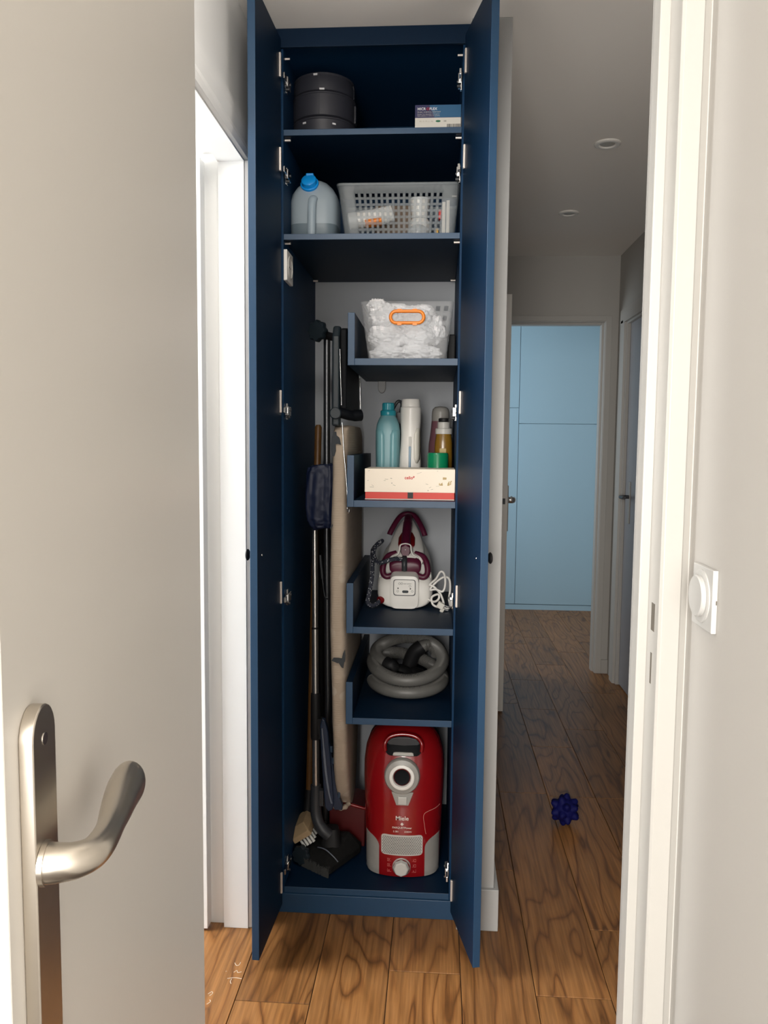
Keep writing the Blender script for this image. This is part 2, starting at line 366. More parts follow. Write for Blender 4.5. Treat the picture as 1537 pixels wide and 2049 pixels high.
# frame of that doorway (right jamb) with its strike slots
prof = [(.3375, 1.0685), (.3265, 1.0625), (.3255, 1.058), (.302, 1.058), (.2985, 1.0615), (.2985, 1.1135), (.2865, 1.1145), (.2855, 1.1155), (.2855, 1.1440), (.2875, 1.162), (.3375, 1.162)]
bm = BM(); prism(bm, prof, 'z', 0, 2.11)
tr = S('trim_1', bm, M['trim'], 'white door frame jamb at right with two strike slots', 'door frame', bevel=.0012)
bm = BM(); prism(bm, [(.2982, 1.0785), (.2987, 1.0785), (.2987, 1.0945), (.2982, 1.0945)], 'z', 1.136, 1.174); obj('strike_slot', bm, M['slot'], tr)  # dark boxes paint the shade of the mortises, nothing is cut
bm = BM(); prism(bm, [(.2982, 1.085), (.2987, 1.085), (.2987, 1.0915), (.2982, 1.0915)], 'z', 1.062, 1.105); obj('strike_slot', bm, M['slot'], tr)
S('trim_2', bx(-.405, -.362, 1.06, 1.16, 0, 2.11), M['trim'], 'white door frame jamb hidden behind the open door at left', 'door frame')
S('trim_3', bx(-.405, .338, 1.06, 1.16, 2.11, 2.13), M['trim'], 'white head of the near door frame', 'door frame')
# near open door: face runs from hinge (-.322,1.06) to free edge (-.267,.462)
d1 = thing('door_1', (-.30, .76, 0), 'large white door standing open at the left edge, with steel lever', 'door', kind='structure')
hx, hy, fx, fy = -.322, 1.06, -.2672, .4625
dv = Vector((fx-hx, fy-hy, 0)).normalized(); nv = Vector((-dv.y, dv.x, 0))
if nv.x < 0: nv = -nv
def dpt(s, t, z): # s along the leaf from the free edge towards the hinge, t out of the face
    p = Vector((fx, fy, 0))-dv*s+nv*t; return (p.x, p.y, z)
bm = BM(); LW = (Vector((hx, hy, 0))-Vector((fx, fy, 0))).length
prism(bm, [dpt(0, 0, 0)[:2], dpt(LW, 0, 0)[:2], dpt(LW, -.04, 0)[:2], dpt(0, -.04, 0)[:2]], 'z', .008, 2.10)
obj('leaf', bm, M['leaf'], d1, bevel=.0015)
# long back plate with rounded ends, lever
bm = BM(); sA, sB, zt, zb = .0205, .058, 1.2105, .93
sm_, rr_ = (sA+sB)/2, (sB-sA)/2
out = []
for k in range(13):
    t = math.pi*k/12; out.append((sm_+rr_*math.cos(t), zt-rr_*1.15+rr_*1.15*math.sin(t)))
for k in range(13):
    t = math.pi+math.pi*k/12; out.append((sm_+rr_*math.cos(t), zb+rr_+rr_*math.sin(t)))
A = [bm.verts.new(dpt(s, 0, z)) for s, z in out]; B = [bm.verts.new(dpt(s, .010, z)) for s, z in out]
n = len(out); bm.faces.new(A); bm.faces.new(B[::-1])
for i in range(n): bm.faces.new((A[i], B[i], B[(i+1) % n], A[(i+1) % n]))
pl = obj('handle_plate', bm, M['steel'], d1, smooth=35, bevel=.001)
bm = BM(); cyl(bm, dpt(sm_, .0095, 1.187), dpt(sm_, .0104, 1.187), .0042, 16); obj('screw', bm, M['chrome'], pl, smooth=40)
LZ = 1.103
bm = BM()
path = smooth_path([dpt(.0325, .010, LZ), dpt(.0328, .019, LZ), dpt(.036, .030, LZ), dpt(.047, .0385, LZ), dpt(.070, .0400, LZ+.001), dpt(.100, .0365, LZ+.002), dpt(.128, .0330, LZ+.003), dpt(.150, .0315, LZ+.003), dpt(.166, .0310, LZ+.003)], 6)
n = len(path); rad = []; fl_ = []
for i in range(n):
    t = i/(n-1)
    r = .0140-.0040*min(1, t/.5)
    if t > .55: r += .0050*math.sin(min(1, (t-.55)/.33)*math.pi/2)
    if t > .84: q = (t-.84)/.16; r *= math.sqrt(max(.03, 1-q*q*q))
    k = max(0, min(1, (t-.55)/.3))
    rad.append(r); fl_.append((1-.08*k, 1+.22*k))
tube(bm, path, rad, 24, flat=fl_)
lv = obj('door_lever', bm, M['steel'], d1, smooth=60)
bm = BM(); cyl(bm, dpt(.0325, .010, LZ), dpt(.0326, .0135, LZ), .0150, 28); obj('lever_collar', bm, M['steel'], d1, smooth=40)

# hall left wall with a doorway into the bright room
LXW = -.5175
bm = BM()
box(bm, -.59, LXW, 1.16, 1.27, 0, H); box(bm, -.59, LXW, 1.27, 2.165, 2.165, H); box(bm, -.59, LXW, 2.165, 3.0, 0, H)
S('wall_hall_left', bm, M['bright'], 'pale wall left of the blue cupboard above the bright doorway', 'wall')
# lining and casing of that doorway
bm = BM()
prism(bm, [(LXW-.0005, 2.127), (-.5885, 2.127), (-.5885, 2.1475), (-.634, 2.1475), (-.634, 2.17), (LXW-.0005, 2.17)], 'z', 0, 2.165)
S('trim_4', bm, M['bright'], 'white door lining of the bright side doorway, beside the blue cupboard', 'door frame', bevel=.001)
bm = BM(); prism(bm, [(LXW-.0005, 2.126), (-.5885, 2.126), (-.5885, 2.146), (-.634, 2.146), (-.634, 2.165), (LXW-.0005, 2.165)], 'y', 1.27, 2.1275)
S('trim_5', bm, M['bright'], 'white head lining above the bright side doorway', 'door frame')
bm = BM(); prism(bm, [(LXW, 2.131), (LXW+.010, 2.133), (LXW+.013, 2.150), (LXW+.009, 2.160), (LXW+.011, 2.190), (LXW+.010, 2.213), (LXW, 2.216)], 'z', 0, 2.13)
S('trim_6', bm, M['bright'], 'white upright casing of the side doorway beside the cupboard', 'door frame', bevel=.001)
bm = BM(); prism(bm, [(LXW, 2.130), (LXW+.010, 2.133), (LXW+.0125, 2.150), (LXW+.009, 2.165), (LXW+.012, 2.195), (LXW+.012, 2.214), (LXW+.006, 2.217), (LXW+.006, 2.232), (LXW, 2.238)], 'y', 1.2, 2.2165)
S('trim_7', bm, M['bright'], 'white moulded casing running over the side doorway', 'door frame', bevel=.001)
S('trim_8', bx(-.59, LXW, 1.2505, 1.27, 0, 2.127), M['bright'], 'white near lining of the side doorway', 'door frame')
d2 = S('door_2', bx(-1.36, -.629, 2.104, 2.144, .008, 2.13), M['bright'], 'white door folded back in the bright side doorway', 'door', bevel=.0015)
S('wall_left_room_far', bx(-3.2, -.59, 3.55, 3.65, 0, H), M['bright'], 'far wall of the bright side room', 'wall')
S('wall_left_room_side', bx(-3.3, -3.2, 1.16, 3.65, 0, H), M['bright'], 'outer wall of the bright side room', 'wall')
S('wall_left_room_near', bx(-3.3, -2.0, 1.06, 1.16, 0, H), M['bright'], 'near wall of the bright side room', 'wall')
# wall behind the cupboard, wall end to its right, hallway left wall
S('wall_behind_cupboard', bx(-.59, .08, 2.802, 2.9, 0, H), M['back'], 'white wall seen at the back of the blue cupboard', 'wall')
PX = .1826
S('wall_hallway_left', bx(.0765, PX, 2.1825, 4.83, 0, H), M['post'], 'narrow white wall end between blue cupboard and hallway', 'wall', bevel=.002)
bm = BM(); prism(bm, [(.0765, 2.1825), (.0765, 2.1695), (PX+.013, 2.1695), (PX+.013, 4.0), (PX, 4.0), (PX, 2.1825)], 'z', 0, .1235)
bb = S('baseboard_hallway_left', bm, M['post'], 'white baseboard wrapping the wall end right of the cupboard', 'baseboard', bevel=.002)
# hallway far wall with the doorway, right wall
FY = 4.83; RX = 1.062
bm = BM(); box(bm, .08, .30, FY, FY+.08, 0, H); box(bm, .30, .995, FY, FY+.08, 2.13, H); box(bm, .995, RX+.1, FY, FY+.08, 0, H)
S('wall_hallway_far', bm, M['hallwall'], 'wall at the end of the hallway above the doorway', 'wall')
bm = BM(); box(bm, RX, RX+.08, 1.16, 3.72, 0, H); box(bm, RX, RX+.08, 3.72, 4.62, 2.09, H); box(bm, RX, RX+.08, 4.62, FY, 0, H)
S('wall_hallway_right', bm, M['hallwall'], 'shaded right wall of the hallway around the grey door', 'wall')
bm = BM()
prism(bm, [(.983, FY-.004), (.983, FY+.03), (.972, FY+.032), (.972, FY+.09), (1.0, FY+.09), (1.0, FY), (1.022, FY), (1.022, FY-.012), (.99, FY-.012)], 'z', 0, 2.1515)
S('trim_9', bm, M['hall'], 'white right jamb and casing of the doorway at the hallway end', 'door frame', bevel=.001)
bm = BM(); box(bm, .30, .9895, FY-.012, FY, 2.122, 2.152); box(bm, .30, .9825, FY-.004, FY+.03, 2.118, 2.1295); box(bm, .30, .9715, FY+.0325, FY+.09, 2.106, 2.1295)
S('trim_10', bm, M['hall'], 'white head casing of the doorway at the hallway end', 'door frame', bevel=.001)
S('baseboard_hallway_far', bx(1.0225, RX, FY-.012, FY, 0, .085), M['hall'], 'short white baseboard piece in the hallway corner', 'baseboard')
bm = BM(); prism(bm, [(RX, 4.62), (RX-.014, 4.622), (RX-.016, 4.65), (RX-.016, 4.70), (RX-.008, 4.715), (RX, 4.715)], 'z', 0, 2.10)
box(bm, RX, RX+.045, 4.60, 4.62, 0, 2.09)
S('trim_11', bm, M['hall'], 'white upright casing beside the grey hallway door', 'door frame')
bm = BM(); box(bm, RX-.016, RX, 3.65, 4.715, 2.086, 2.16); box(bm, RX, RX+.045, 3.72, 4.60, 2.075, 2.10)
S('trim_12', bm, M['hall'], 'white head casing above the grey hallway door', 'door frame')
d4 = S('door_3', bx(RX+.018, RX+.055, 3.72, 4.598, .008, 2.074), M['greydoor'], 'closed grey door on the right side of the hallway', 'door')
bm = BM(); box(bm, RX+.012, RX+.0185, 4.47, 4.51, .955, 1.19); p4 = obj('handle_plate', bm, M['grey'], d4, bevel=.003)
bm = BM(); tube(bm, smooth_path([(RX+.012, 4.49, 1.105), (RX-.022, 4.49, 1.105), (RX-.036, 4.475, 1.105), (RX-.038, 4.38, 1.107)], 6), .010, 12); obj('door_lever', bm, M['dark'], d4, smooth=50)
d3 = S('door_4', bx(.330, .364, 4.041, 4.815, .008, 2.135), M['leaf'], 'open white door seen edge-on at the left of the hallway', 'door', bevel=.0015)
bm = BM(); box(bm, .364, .373, 4.085, 4.125, .945, 1.18); obj('handle_plate', bm, M['grey'], d3, bevel=.002)
bm = BM(); tube(bm, smooth_path([(.373, 4.105, 1.105), (.392, 4.105, 1.105), (.404, 4.13, 1.105), (.404, 4.22, 1.105)], 6), [.011]*13+[.012]*6, 14, flat=(1, 1.5)); obj('door_lever', bm, M['chrome'], d3, smooth=50)
bm = BM(); box(bm, .339, .352, 4.0375, 4.041, 1.088, 1.117); obj('latch', bm, M['dark'], d3)
# far room
S('wall_far_room_right', bx(1.43, 1.5, FY+.08, 7.2, 0, H), M['wall'], 'right wall of the far room', 'wall')
S('wall_far_room_back', bx(-1.3, 1.5, 7.12, 7.2, 0, H), M['wall'], 'back wall of the far room behind the wardrobe', 'wall')
S('wall_far_room_left', bx(-1.3, -1.2, FY+.08, 7.2, 0, H), M['wall'], 'left wall of the far room', 'wall')
S('wall_far_room_near', bx(-1.3, .08, FY, FY+.08, 0, H), M['wall'], 'near wall of the far room', 'wall')
wd = thing('wardrobe', (.9, 6.9, 0), 'tall pale blue fitted wardrobe seen through the far doorway', 'wardrobe')
WY = 6.672
obj('carcass', bx(-.2, 1.425, WY+.02, 7.1, 0, 2.46), M['wardrobe'], wd)
obj('plinth', bx(-.2, 1.425, WY+.004, WY+.02, 0, .043), M['wardrobe'], wd)
g = .0022
for (a, b_, z0, z1) in ((-.2, .6795, .047, 1.696), (-.2, .6795, 1.696, 2.46), (.6795, 1.425, .047, 1.566), (.6795, 1.425, 1.566, 2.46)):
    obj('door', bx(a+g, b_-g, WY, WY+.019, z0+g, z1-g), M['wardrobe'], wd, bevel=.001)
for i, (x, y) in enumerate(((.6133, 3.0736), (.6156, 3.955))):
    t = thing('ceiling_spotlight', (x, y, H), ('round white recessed ceiling spotlight nearer the viewer, unlit', 'round white recessed ceiling spotlight further down the hallway, unlit')[i], 'spotlight', 'hallway ceiling spotlights')
    bm = BM(); lathe(bm, x, y, [(.048, H), (.048, H-.004), (.043, H-.007), (.032, H-.007), (.027, H-.0015), (.027, H)], 32, cap=False); obj('ring', bm, M['white'], t, smooth=30)
    bm = BM(); lathe(bm, x, y, [(.0265, H-.0005), (.0265, H-.003), (.012, H-.0045), (.004, H-.005)], 24); obj('bulb', bm, M['lens'], t, smooth=30)
# white dial switch on the right wall
sw = thing('dial_switch', (WX, .94, 1.19), 'square white plate with a round dial on the right wall', 'switch')
sy0, sy1, sz0, sz1 = .957, 1.030, 1.163, 1.240
bm = BM(); box(bm, WX-.0065, WX, sy0, sy1, sz0, sz1); obj('plate', bm, M['switch'], sw, bevel=.0012)
def xdisc(bm, cy, cz, prof, n=40):
    rings = [[bm.verts.new((x, cy+r*math.cos(2*math.pi*k/n), cz+r*math.sin(2*math.pi*k/n))) for k in range(n)] for r, x in prof]
    for A, B in zip(rings, rings[1:]):
        for k in range(n): bm.faces.new((A[k], A[(k+1) % n], B[(k+1) % n], B[k]))
    bm.faces.new(rings[-1]); bm.faces.new(rings[0][::-1])
cyy, czz = (sy0+sy1)/2+.004, (sz0+sz1)/2+.001
bm = BM(); xdisc(bm, cyy, czz, [(.0335, WX-.006), (.0335, WX-.0078), (.031, WX-.0088), (.028, WX-.0088)]); dl = obj('dial_rim', bm, M['switch'], sw, smooth=30)
bm = BM(); xdisc(bm, cyy, czz, [(.026, WX-.0085), (.026, WX-.0125), (.0245, WX-.014), (.001, WX-.014)]); obj('dial', bm, M['switch'], sw, smooth=30)
obj('side_slot', bx(WX-.0022, WX-.0008, sy0-.0003, sy0+.001, 1.1985, 1.2035), M['slot'], sw)

# ================================================================== THE BLUE CUPBOARD
XL, XR, CF, CB = -.4312, .0552, 2.2205, 2.80
cab = thing('broom_cupboard', (-.19, 2.5, 0), 'tall narrow blue cupboard with both doors open, filled with cleaning things', 'cupboard')
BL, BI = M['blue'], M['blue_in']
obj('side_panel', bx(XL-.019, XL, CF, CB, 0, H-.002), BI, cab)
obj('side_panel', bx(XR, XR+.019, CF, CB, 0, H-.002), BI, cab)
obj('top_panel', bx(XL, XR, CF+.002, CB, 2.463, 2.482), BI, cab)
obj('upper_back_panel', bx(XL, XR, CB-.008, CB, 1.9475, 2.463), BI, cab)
obj('fascia', bx(XL-.019, XR+.019, CF-.010, CF, 2.4505, H-.001), BL, cab, bevel=.001)
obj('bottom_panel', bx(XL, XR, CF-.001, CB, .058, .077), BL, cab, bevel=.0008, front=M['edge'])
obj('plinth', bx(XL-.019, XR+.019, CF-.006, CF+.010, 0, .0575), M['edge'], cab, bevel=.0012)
for z in (2.2245, 1.9466):
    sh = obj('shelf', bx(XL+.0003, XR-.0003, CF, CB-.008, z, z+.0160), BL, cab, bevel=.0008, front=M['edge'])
    for px_ in (XL+.008, XR-.008):
        for py in (2.245, 2.755):
            bm = BM(); cyl(bm, (px_-.008, py, z-.004), (px_+.008, py, z-.004), .0032, 10); obj('shelf_pin', bm, M['nickel'], sh, smooth=40)
for px_ in (XL+.007, XR-.007):
    bm = BM(); cyl(bm, (px_-.007, 2.245, 2.436), (px_+.007, 2.245, 2.436), .003, 10); obj('shelf_pin', bm, M['nickel'], cab, smooth=40)
SX = -.2508
SHELF = {}
for key, zs, zt, ub in (('A', 1.6048, 1.7492, 2.79), ('B', 1.2085, 1.3546, 2.795), ('C', .8450, .9905, 2.795), ('D', .5770, .7018, 2.795)):
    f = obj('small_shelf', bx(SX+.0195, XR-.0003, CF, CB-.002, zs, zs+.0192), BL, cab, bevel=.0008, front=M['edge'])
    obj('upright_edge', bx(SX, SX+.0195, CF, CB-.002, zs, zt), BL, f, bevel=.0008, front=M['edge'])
    SHELF[key] = zs+.0192
# doors
def leafdoor(inner_free, inner_hinge, side, z0, z1):
    a, b_ = Vector(inner_free+(0,)), Vector(inner_hinge+(0,))
    t = (b_-a).normalized(); n = Vector((t.y, -t.x, 0))
    if n.x*side < 0: n = -n       # outward
    th = .0195
    bm = BM(); prism(bm, [tuple(p)[:2] for p in (a, b_, b_+n*th, a+n*th)], 'z', z0, z1)
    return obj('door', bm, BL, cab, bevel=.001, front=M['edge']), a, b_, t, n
for side, fr, hg, sx in ((-1, (-.4453, 1.947), (-.4347, 2.206), XL), (1, (.1137, 1.962), (.0600, 2.206), XR)):
    dr, a, b_, t, n = leafdoor(fr, hg, side, .030, 2.4705)
    # round knob on the outer face, its screw on the inner one
    kz = 1.100; kb = a+t*.042+n*.0195
    bm = BM(); tube(bm, [kb+n*q+Vector((0, 0, kz)) for q in (0, .002, .003, .011, .0125, .015, .018, .0205, .0215)], [.007, .007, .0045, .0045, .009, .0135, .0150, .0125, .004], 24)
    obj('knob', bm, M['black'], dr, smooth=50)
    bm = BM(); ks = a+t*.042
    tube(bm, [ks-n*q+Vector((0, 0, kz)) for q in (-.0005, .0012, .0018)], [.0035, .003, .001], 12); obj('screw', bm, M['chrome'], dr, smooth=50)
    for zc in (2.3945, 2.1505, 1.5015, .9655, .107):
        zm = zc-.024 if zc > .5 else zc+.028
        bm = BM()
        p = b_-t*.020-n*.0055           # flange on the door, standing proud
        q = [p-t*.004, p+t*.004, p+t*.004+n*.0055, p-t*.004+n*.0055]
        prism(bm, [tuple(v)[:2] for v in q], 'z', zc-.031, zc+.031)
        hg_ = obj('hinge', bm, M['nickel'], dr, bevel=.0012)
        # arm and mounting block on the cupboard side
        bm = BM(); sgn = -side
        X0, X1 = sorted((sx+sgn*.001, sx+sgn*.012))
        box(bm, X0, X1, 2.228, 2.272, zm-.013, zm+.013)
        X2, X3 = sorted((sx+sgn*.004, sx+sgn*.010))
        box(bm, X2, X3, 2.192, 2.235, zm-.007, zm+.009)
        X4, X5 = sorted((sx+sgn*.0, sx+sgn*.006)); box(bm, X4, X5, 2.245, 2.258, zm-.024, zm+.022)
        obj('hinge_arm', bm, M['chrome'], cab, bevel=.0015)
        bm = BM(); cyl(bm, (sx+sgn*.004, 2.24, zm-.017), (sx+sgn*.0145, 2.24, zm-.017), .004, 12); cyl(bm, (sx+sgn*.004, 2.262, zm+.004), (sx+sgn*.0145, 2.262, zm+.004), .004, 12)
        obj('hinge_screw', bm, M['dark'], cab, smooth=40)
# white socket on the left side panel
so = thing('wall_socket', (XL, 2.27, 1.88), 'white square power socket on the left inner side of the cupboard', 'socket')
obj('plate', bx(XL, XL+.010, 2.222, 2.312, 1.838, 1.922), M['white'], so, bevel=.0015)
bm = BM(); xs = XL+.0098
rings = [[bm.verts.new((xs+dx, 2.267+r*math.cos(2*math.pi*k/32), 1.88+r*math.sin(2*math.pi*k/32))) for k in range(32)] for r, dx in ((.033, 0), (.032, .0025), (.028, .003), (.0265, -.0005))]
for A, B in zip(rings, rings[1:]):
    for k in range(32): bm.faces.new((A[k], A[(k+1) % 32], B[(k+1) % 32], B[k]))
bm.faces.new(rings[-1])
obj('round_insert', bm, M['lgrey'], so, smooth=40)
bm = BM()
for dy in (-.009, .009): cyl(bm, (xs-.0002, 2.267+dy, 1.88), (xs+.0006, 2.267+dy, 1.88), .0028, 12)
obj('socket_hole', bm, M['ink'], so)
# grey bracket on the back wall
bm = BM(); prism(bm, [(-.2085, 1.64), (-.2085, 1.583)]+[(-.1945+.014*math.cos(t), 1.583+.019*math.sin(t)) for t in [math.pi+math.pi*k/12 for k in range(1, 12)]]+[(-.1805, 1.583), (-.1805, 1.64)], 'y', 2.789, 2.802)
obj('wall_bracket', bm, M['wallgrey'], label='small grey round-ended bracket on the white back wall under the top small shelf', cat='bracket', bevel=.003)

# ================================================================== TOP SHELF
ZT = 2.2405
tub = thing('round_container', (-.347, 2.42, ZT), 'dark charcoal round stacked container on the top shelf', 'container')
cx, cy = -.3445, 2.405
tiers = [(ZT, .0875, .0905, .070), (ZT+.073, .0905, .0915, .066), (ZT+.142, .0885, .0860, .050)]
for i, (z, r0, r1, h) in enumerate(tiers):
    bm = BM()
    pr = [(r0-.006, z+.0005), (r0, z+.004), (r0+.001, z+h*.5), (r1, z+h-.005), (r1+.0018, z+h-.003), (r1+.0018, z+h), (r1-.006, z+h+.0025)]
    if i == 2: pr[-1] = (r1*.92, z+h+.005); pr.append((r1*.4, z+h+.009)); pr.append((.004, z+h+.010))
    lathe(bm, cx, cy, pr, 48); tt = obj('tier', bm, M['tub'], tub, smooth=35)
    for s in (-1, 1):
        bm = BM(); box(bm, cx+s*(r1+.0005)-.003, cx+s*(r1+.0005)+.003, cy-.014, cy+.014, z+h*.1, z+h*.85); obj('clip', bm, M['tub'], tt, bevel=.002)
    if i < 3:
        bm = BM(); box(bm, cx-.004, cx-.0018, cy-r0-.0022, cy-r0+.003, z+.006, z+h-.004); obj('seam_rib', bm, M['tub'], tt)
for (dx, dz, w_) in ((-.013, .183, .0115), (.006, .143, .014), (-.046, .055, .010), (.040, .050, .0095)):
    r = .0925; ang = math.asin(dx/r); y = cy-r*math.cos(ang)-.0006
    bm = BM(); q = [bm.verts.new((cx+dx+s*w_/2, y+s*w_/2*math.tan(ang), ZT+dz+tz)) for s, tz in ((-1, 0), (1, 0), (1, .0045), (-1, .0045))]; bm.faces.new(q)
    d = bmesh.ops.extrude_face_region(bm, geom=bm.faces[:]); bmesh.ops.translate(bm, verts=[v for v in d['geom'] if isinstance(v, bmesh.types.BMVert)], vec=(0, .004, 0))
    obj('painted_glint', bm, M['shiny'], tub, label='small pale painted glint')  # pale chips paint glints onto the tiers
gb = thing('glove_box', (0, 2.38, ZT), 'blue and white glove box at the right of the top shelf', 'box')
gx0, gx1, gy = -.0745, .0545, 2.318
obj('carton', bx(gx0, gx1, gy, gy+.125, ZT, ZT+.097), M['whitecard'], gb, bevel=.0008)
obj('violet_band', bx(gx0, gx1, gy-.0006, gy+.1, ZT+.063, ZT+.0975), M['violetcard'], gb)
bm = BM(); prism(bm, [(gx0+.055, ZT+.0635), (gx1, ZT+.0635), (gx1, ZT+.097), (gx0+.040, ZT+.097)], 'y', gy-.0009, gy+.05); obj('blue_band', bm, M['bluecard'], gb)
text('lettering', 'MICR', (gx0+.0065, gy-.0012, ZT+.0835), .0095, M['shiny'], gb, bold=.0002, sx=1.05)
text('lettering', 'O', (gx0+.0318, gy-.0012, ZT+.0835), .0095, M['redink'], gb, bold=.0002, sx=1.05)
text('lettering', 'FLEX', (gx0+.0402, gy-.0012, ZT+.0835), .0095, M['shiny'], gb, bold=.0002, sx=1.05)
text('lettering', '93-260 | CHEMICAL RESISTANT', (gx0+.0065, gy-.0012, ZT+.0765), .0048, M['lgrey'], gb)
text('lettering', 'Powder free disposable nitrile gloves', (gx0+.0065, gy-.0012, ZT+.0712), .0042, M['lgrey'], gb)
text('lettering', 'Gants jetables en nitrile non poudrés', (gx0+.0065, gy-.0012, ZT+.0667), .0042, M['lgrey'], gb)
text('lettering', 'XS - S - M - L - XL', (gx0+.012, gy-.0006, ZT+.0515), .0052, M['greyink'], gb)
bm = BM(); prism(bm, [(gx0+.065+.007*math.cos(t), ZT+.0535+.0026*math.sin(t)) for t in [2*math.pi*k/16 for k in range(16)]], 'y', gy-.0007, gy+.001); obj('green_mark', bm, M['greenink'], gb)
text('lettering', '100', (gx0+.080, gy-.0006, ZT+.0515), .0055, M['ink'], gb)
bm = BM(); x = gx0+.090
while x < gx1-.003:
    wd_ = random.choice((.0006, .0011, .0016)); box(bm, x, x+wd_, gy-.0005, gy+.001, ZT+.036, ZT+.0455); x += wd_+random.choice((.0007, .0012))
obj('barcode', bm, M['ink'], gb, kind='stuff')

# ================================================================== SECOND SHELF
Z2 = 1.9628
jg = thing('canister', (-.365, 2.36, Z2), 'translucent grey-blue canister with a bright blue cap', 'canister')
jx, jy = -.3655, 2.385
rings = []
for z, a, b_, e in ((Z2, .066, .066, 4), (Z2+.004, .0695, .07, 4.2), (Z2+.12, .0695, .07, 4.2), (Z2+.142, .066, .068, 3.6), (Z2+.162, .054, .060, 3), (Z2+.178, .038, .046, 2.6), (Z2+.186, .024, .030, 2.2)):
    rings.append(se(jx, jy, z, a, b_, e, 40))
rings.insert(2, se(jx, jy, Z2+.054, .0695, .07, 4.2, 40))
bm = BM(); loft(bm, rings)
for f in bm.faces:
    if f.calc_center_median().z < Z2+.054: f.material_index = 1
obj('body', bm, [M['jug'], M['jug_full']], jg, smooth=50)
bm = BM(); loft(bm, [se(jx, jy, z, a-.002, b_-.0015, 4.2, 40) for z, a, b_ in ((Z2+.0015, .066, .066), (Z2+.004, .069, .07), (Z2+.054, .069, .07))]); obj('liquid', bm, M['water'], jg, smooth=50)
bm = BM(); tube(bm, smooth_path([(jx+.004, jy-.060, Z2+.123), (jx+.002, jy-.076, Z2+.118), (jx, jy-.080, Z2+.095), (jx-.001, jy-.080, Z2+.04), (jx-.001, jy-.078, Z2+.012), (jx-.001, jy-.066, Z2+.004)], 5), .0125, 14, flat=(1, .8)); obj('handle', bm, M['jug'], jg, smooth=60)
bm = BM(); ax = Vector((-.05, -.85, .52)).normalized(); c0 = Vector((jx-.010, 2.330, 2.128))
cyl(bm, c0-ax*.012, c0+ax*.006, .0265, 32); obj('cap_collar', bm, M['bluecap'], jg, smooth=40, bevel=.0015)
bm = BM(); tube(bm, [c0+ax*q for q in (.006, .018, .0205, .021)], [.0225, .0215, .018, .004], 28); cpo = obj('cap', bm, M['bluecap'], jg, smooth=40)
bm = BM(); box(bm, c0.x-.010, c0.x+.012, c0.y-.010, c0.y+.006, c0.z+.020, c0.z+.030); obj('cap_spout', bm, M['bluecap'], jg, bevel=.002)
def rrect(x0, x1, y0, y1, z, rad, nx, ny, nc=3):
    """rounded rectangle ring with nx cells on front/back and ny on the sides; returns points, starts front left"""
    P = []
    def line(a, b_, n): return [(a[0]+(b_[0]-a[0])*i/n, a[1]+(b_[1]-a[1])*i/n) for i in range(n)]
    def arc(c, a0): return [(c[0]+rad*math.cos(a0+math.pi/2*i/nc), c[1]+rad*math.sin(a0+math.pi/2*i/nc)) for i in range(nc)]
    P += line((x0+rad, y0), (x1-rad, y0), nx)+arc((x1-rad, y0+rad), -math.pi/2)
    P += line((x1, y0+rad), (x1, y1-rad), ny)+arc((x1-rad, y1-rad), 0)
    P += line((x1-rad, y1), (x0+rad, y1), nx)+arc((x0+rad, y1-rad), math.pi/2)
    P += line((x0, y1-rad), (x0, y0+rad), ny)+arc((x0+rad, y0+rad), math.pi)
    return [(p[0], p[1], z) for p in P]
def basket(root, mt, top, bot, z0, z1, nx, ny, zs, hole, thick=.002, nc=3, name='basket_wall'):
    """tapered basket: top/bot=(x0,x1,y0,y1); zs = row heights 0..1; hole(side, col, row) -> True leaves an opening"""
    bm = BM(); R = []
    for t in zs:
        q = [b_+(a-b_)*t for a, b_ in zip(top, bot)]
        R.append([bm.verts.new(p) for p in rrect(q[0], q[1], q[2], q[3], z0+(z1-z0)*t, .014, nx, ny, nc)])
    n = len(R[0])
    lab = []
    for s, cnt in (('f', nx), ('c', nc), ('r', ny), ('c', nc), ('b', nx), ('c', nc), ('l', ny), ('c', nc)):
        lab += [(s, i) for i in range(cnt)]
    for r in range(len(R)-1):
        for k in range(n):
            s, i = lab[k]
            if s != 'c' and hole(s, i, r): continue
            bm.faces.new((R[r][k], R[r][(k+1) % n], R[r+1][(k+1) % n], R[r+1][k]))
    bm.faces.new(R[0][::-1])
    o = obj(name, bm, mt, root, smooth=35)
    sd = o.modifiers.new('solid', 'SOLIDIFY'); sd.thickness = thick; sd.offset = -1
    return o
lb = thing('lattice_basket', (-.117, 2.35, Z2), 'frosted lattice basket on the second shelf holding household odds', 'basket')
hz0, hz1 = .085, .86
nrow = 7; zs = [0, .03]
for i in range(nrow):
    a = .07+(hz1-.07)*i/nrow; zs += [a, a+(hz1-.07)/nrow*.58]
zs = sorted(set(zs+[.985, 1.0]))
rows = {round(.07+(hz1-.07)*i/nrow, 5) for i in range(nrow)}
def hole1(s, c, r):
    if round(zs[r], 5) not in rows: return False
    if s in 'fb': return 4 <= c <= 34 and c % 2 == 0
    return 3 <= c <= 21 and c % 2 == 1
basket(lb, M['frost'], (-.287, .0535, 2.262, 2.49), (-.268, .0400, 2.276, 2.475), Z2+.0005, 2.1095, 39, 25, zs, hole1)
bm = BM()
ro = [rrect(-.290, .0552, 2.2585, 2.493, z, .016, 8, 6) for z in (2.1035, 2.1095)]; ri = [rrect(-.2865, .0525, 2.263, 2.4885, z, .0135, 8, 6) for z in (2.1095, 2.1035)]
R = [[bm.verts.new(p) for p in q] for q in ro+ri]; n = len(R[0])
for i in range(4):
    A, B = R[i], R[(i+1) % 4]
    for k in range(n): bm.faces.new((A[k], A[(k+1) % n], B[(k+1) % n], B[k]))
obj('rim', bm, M['frost'], lb, smooth=35)
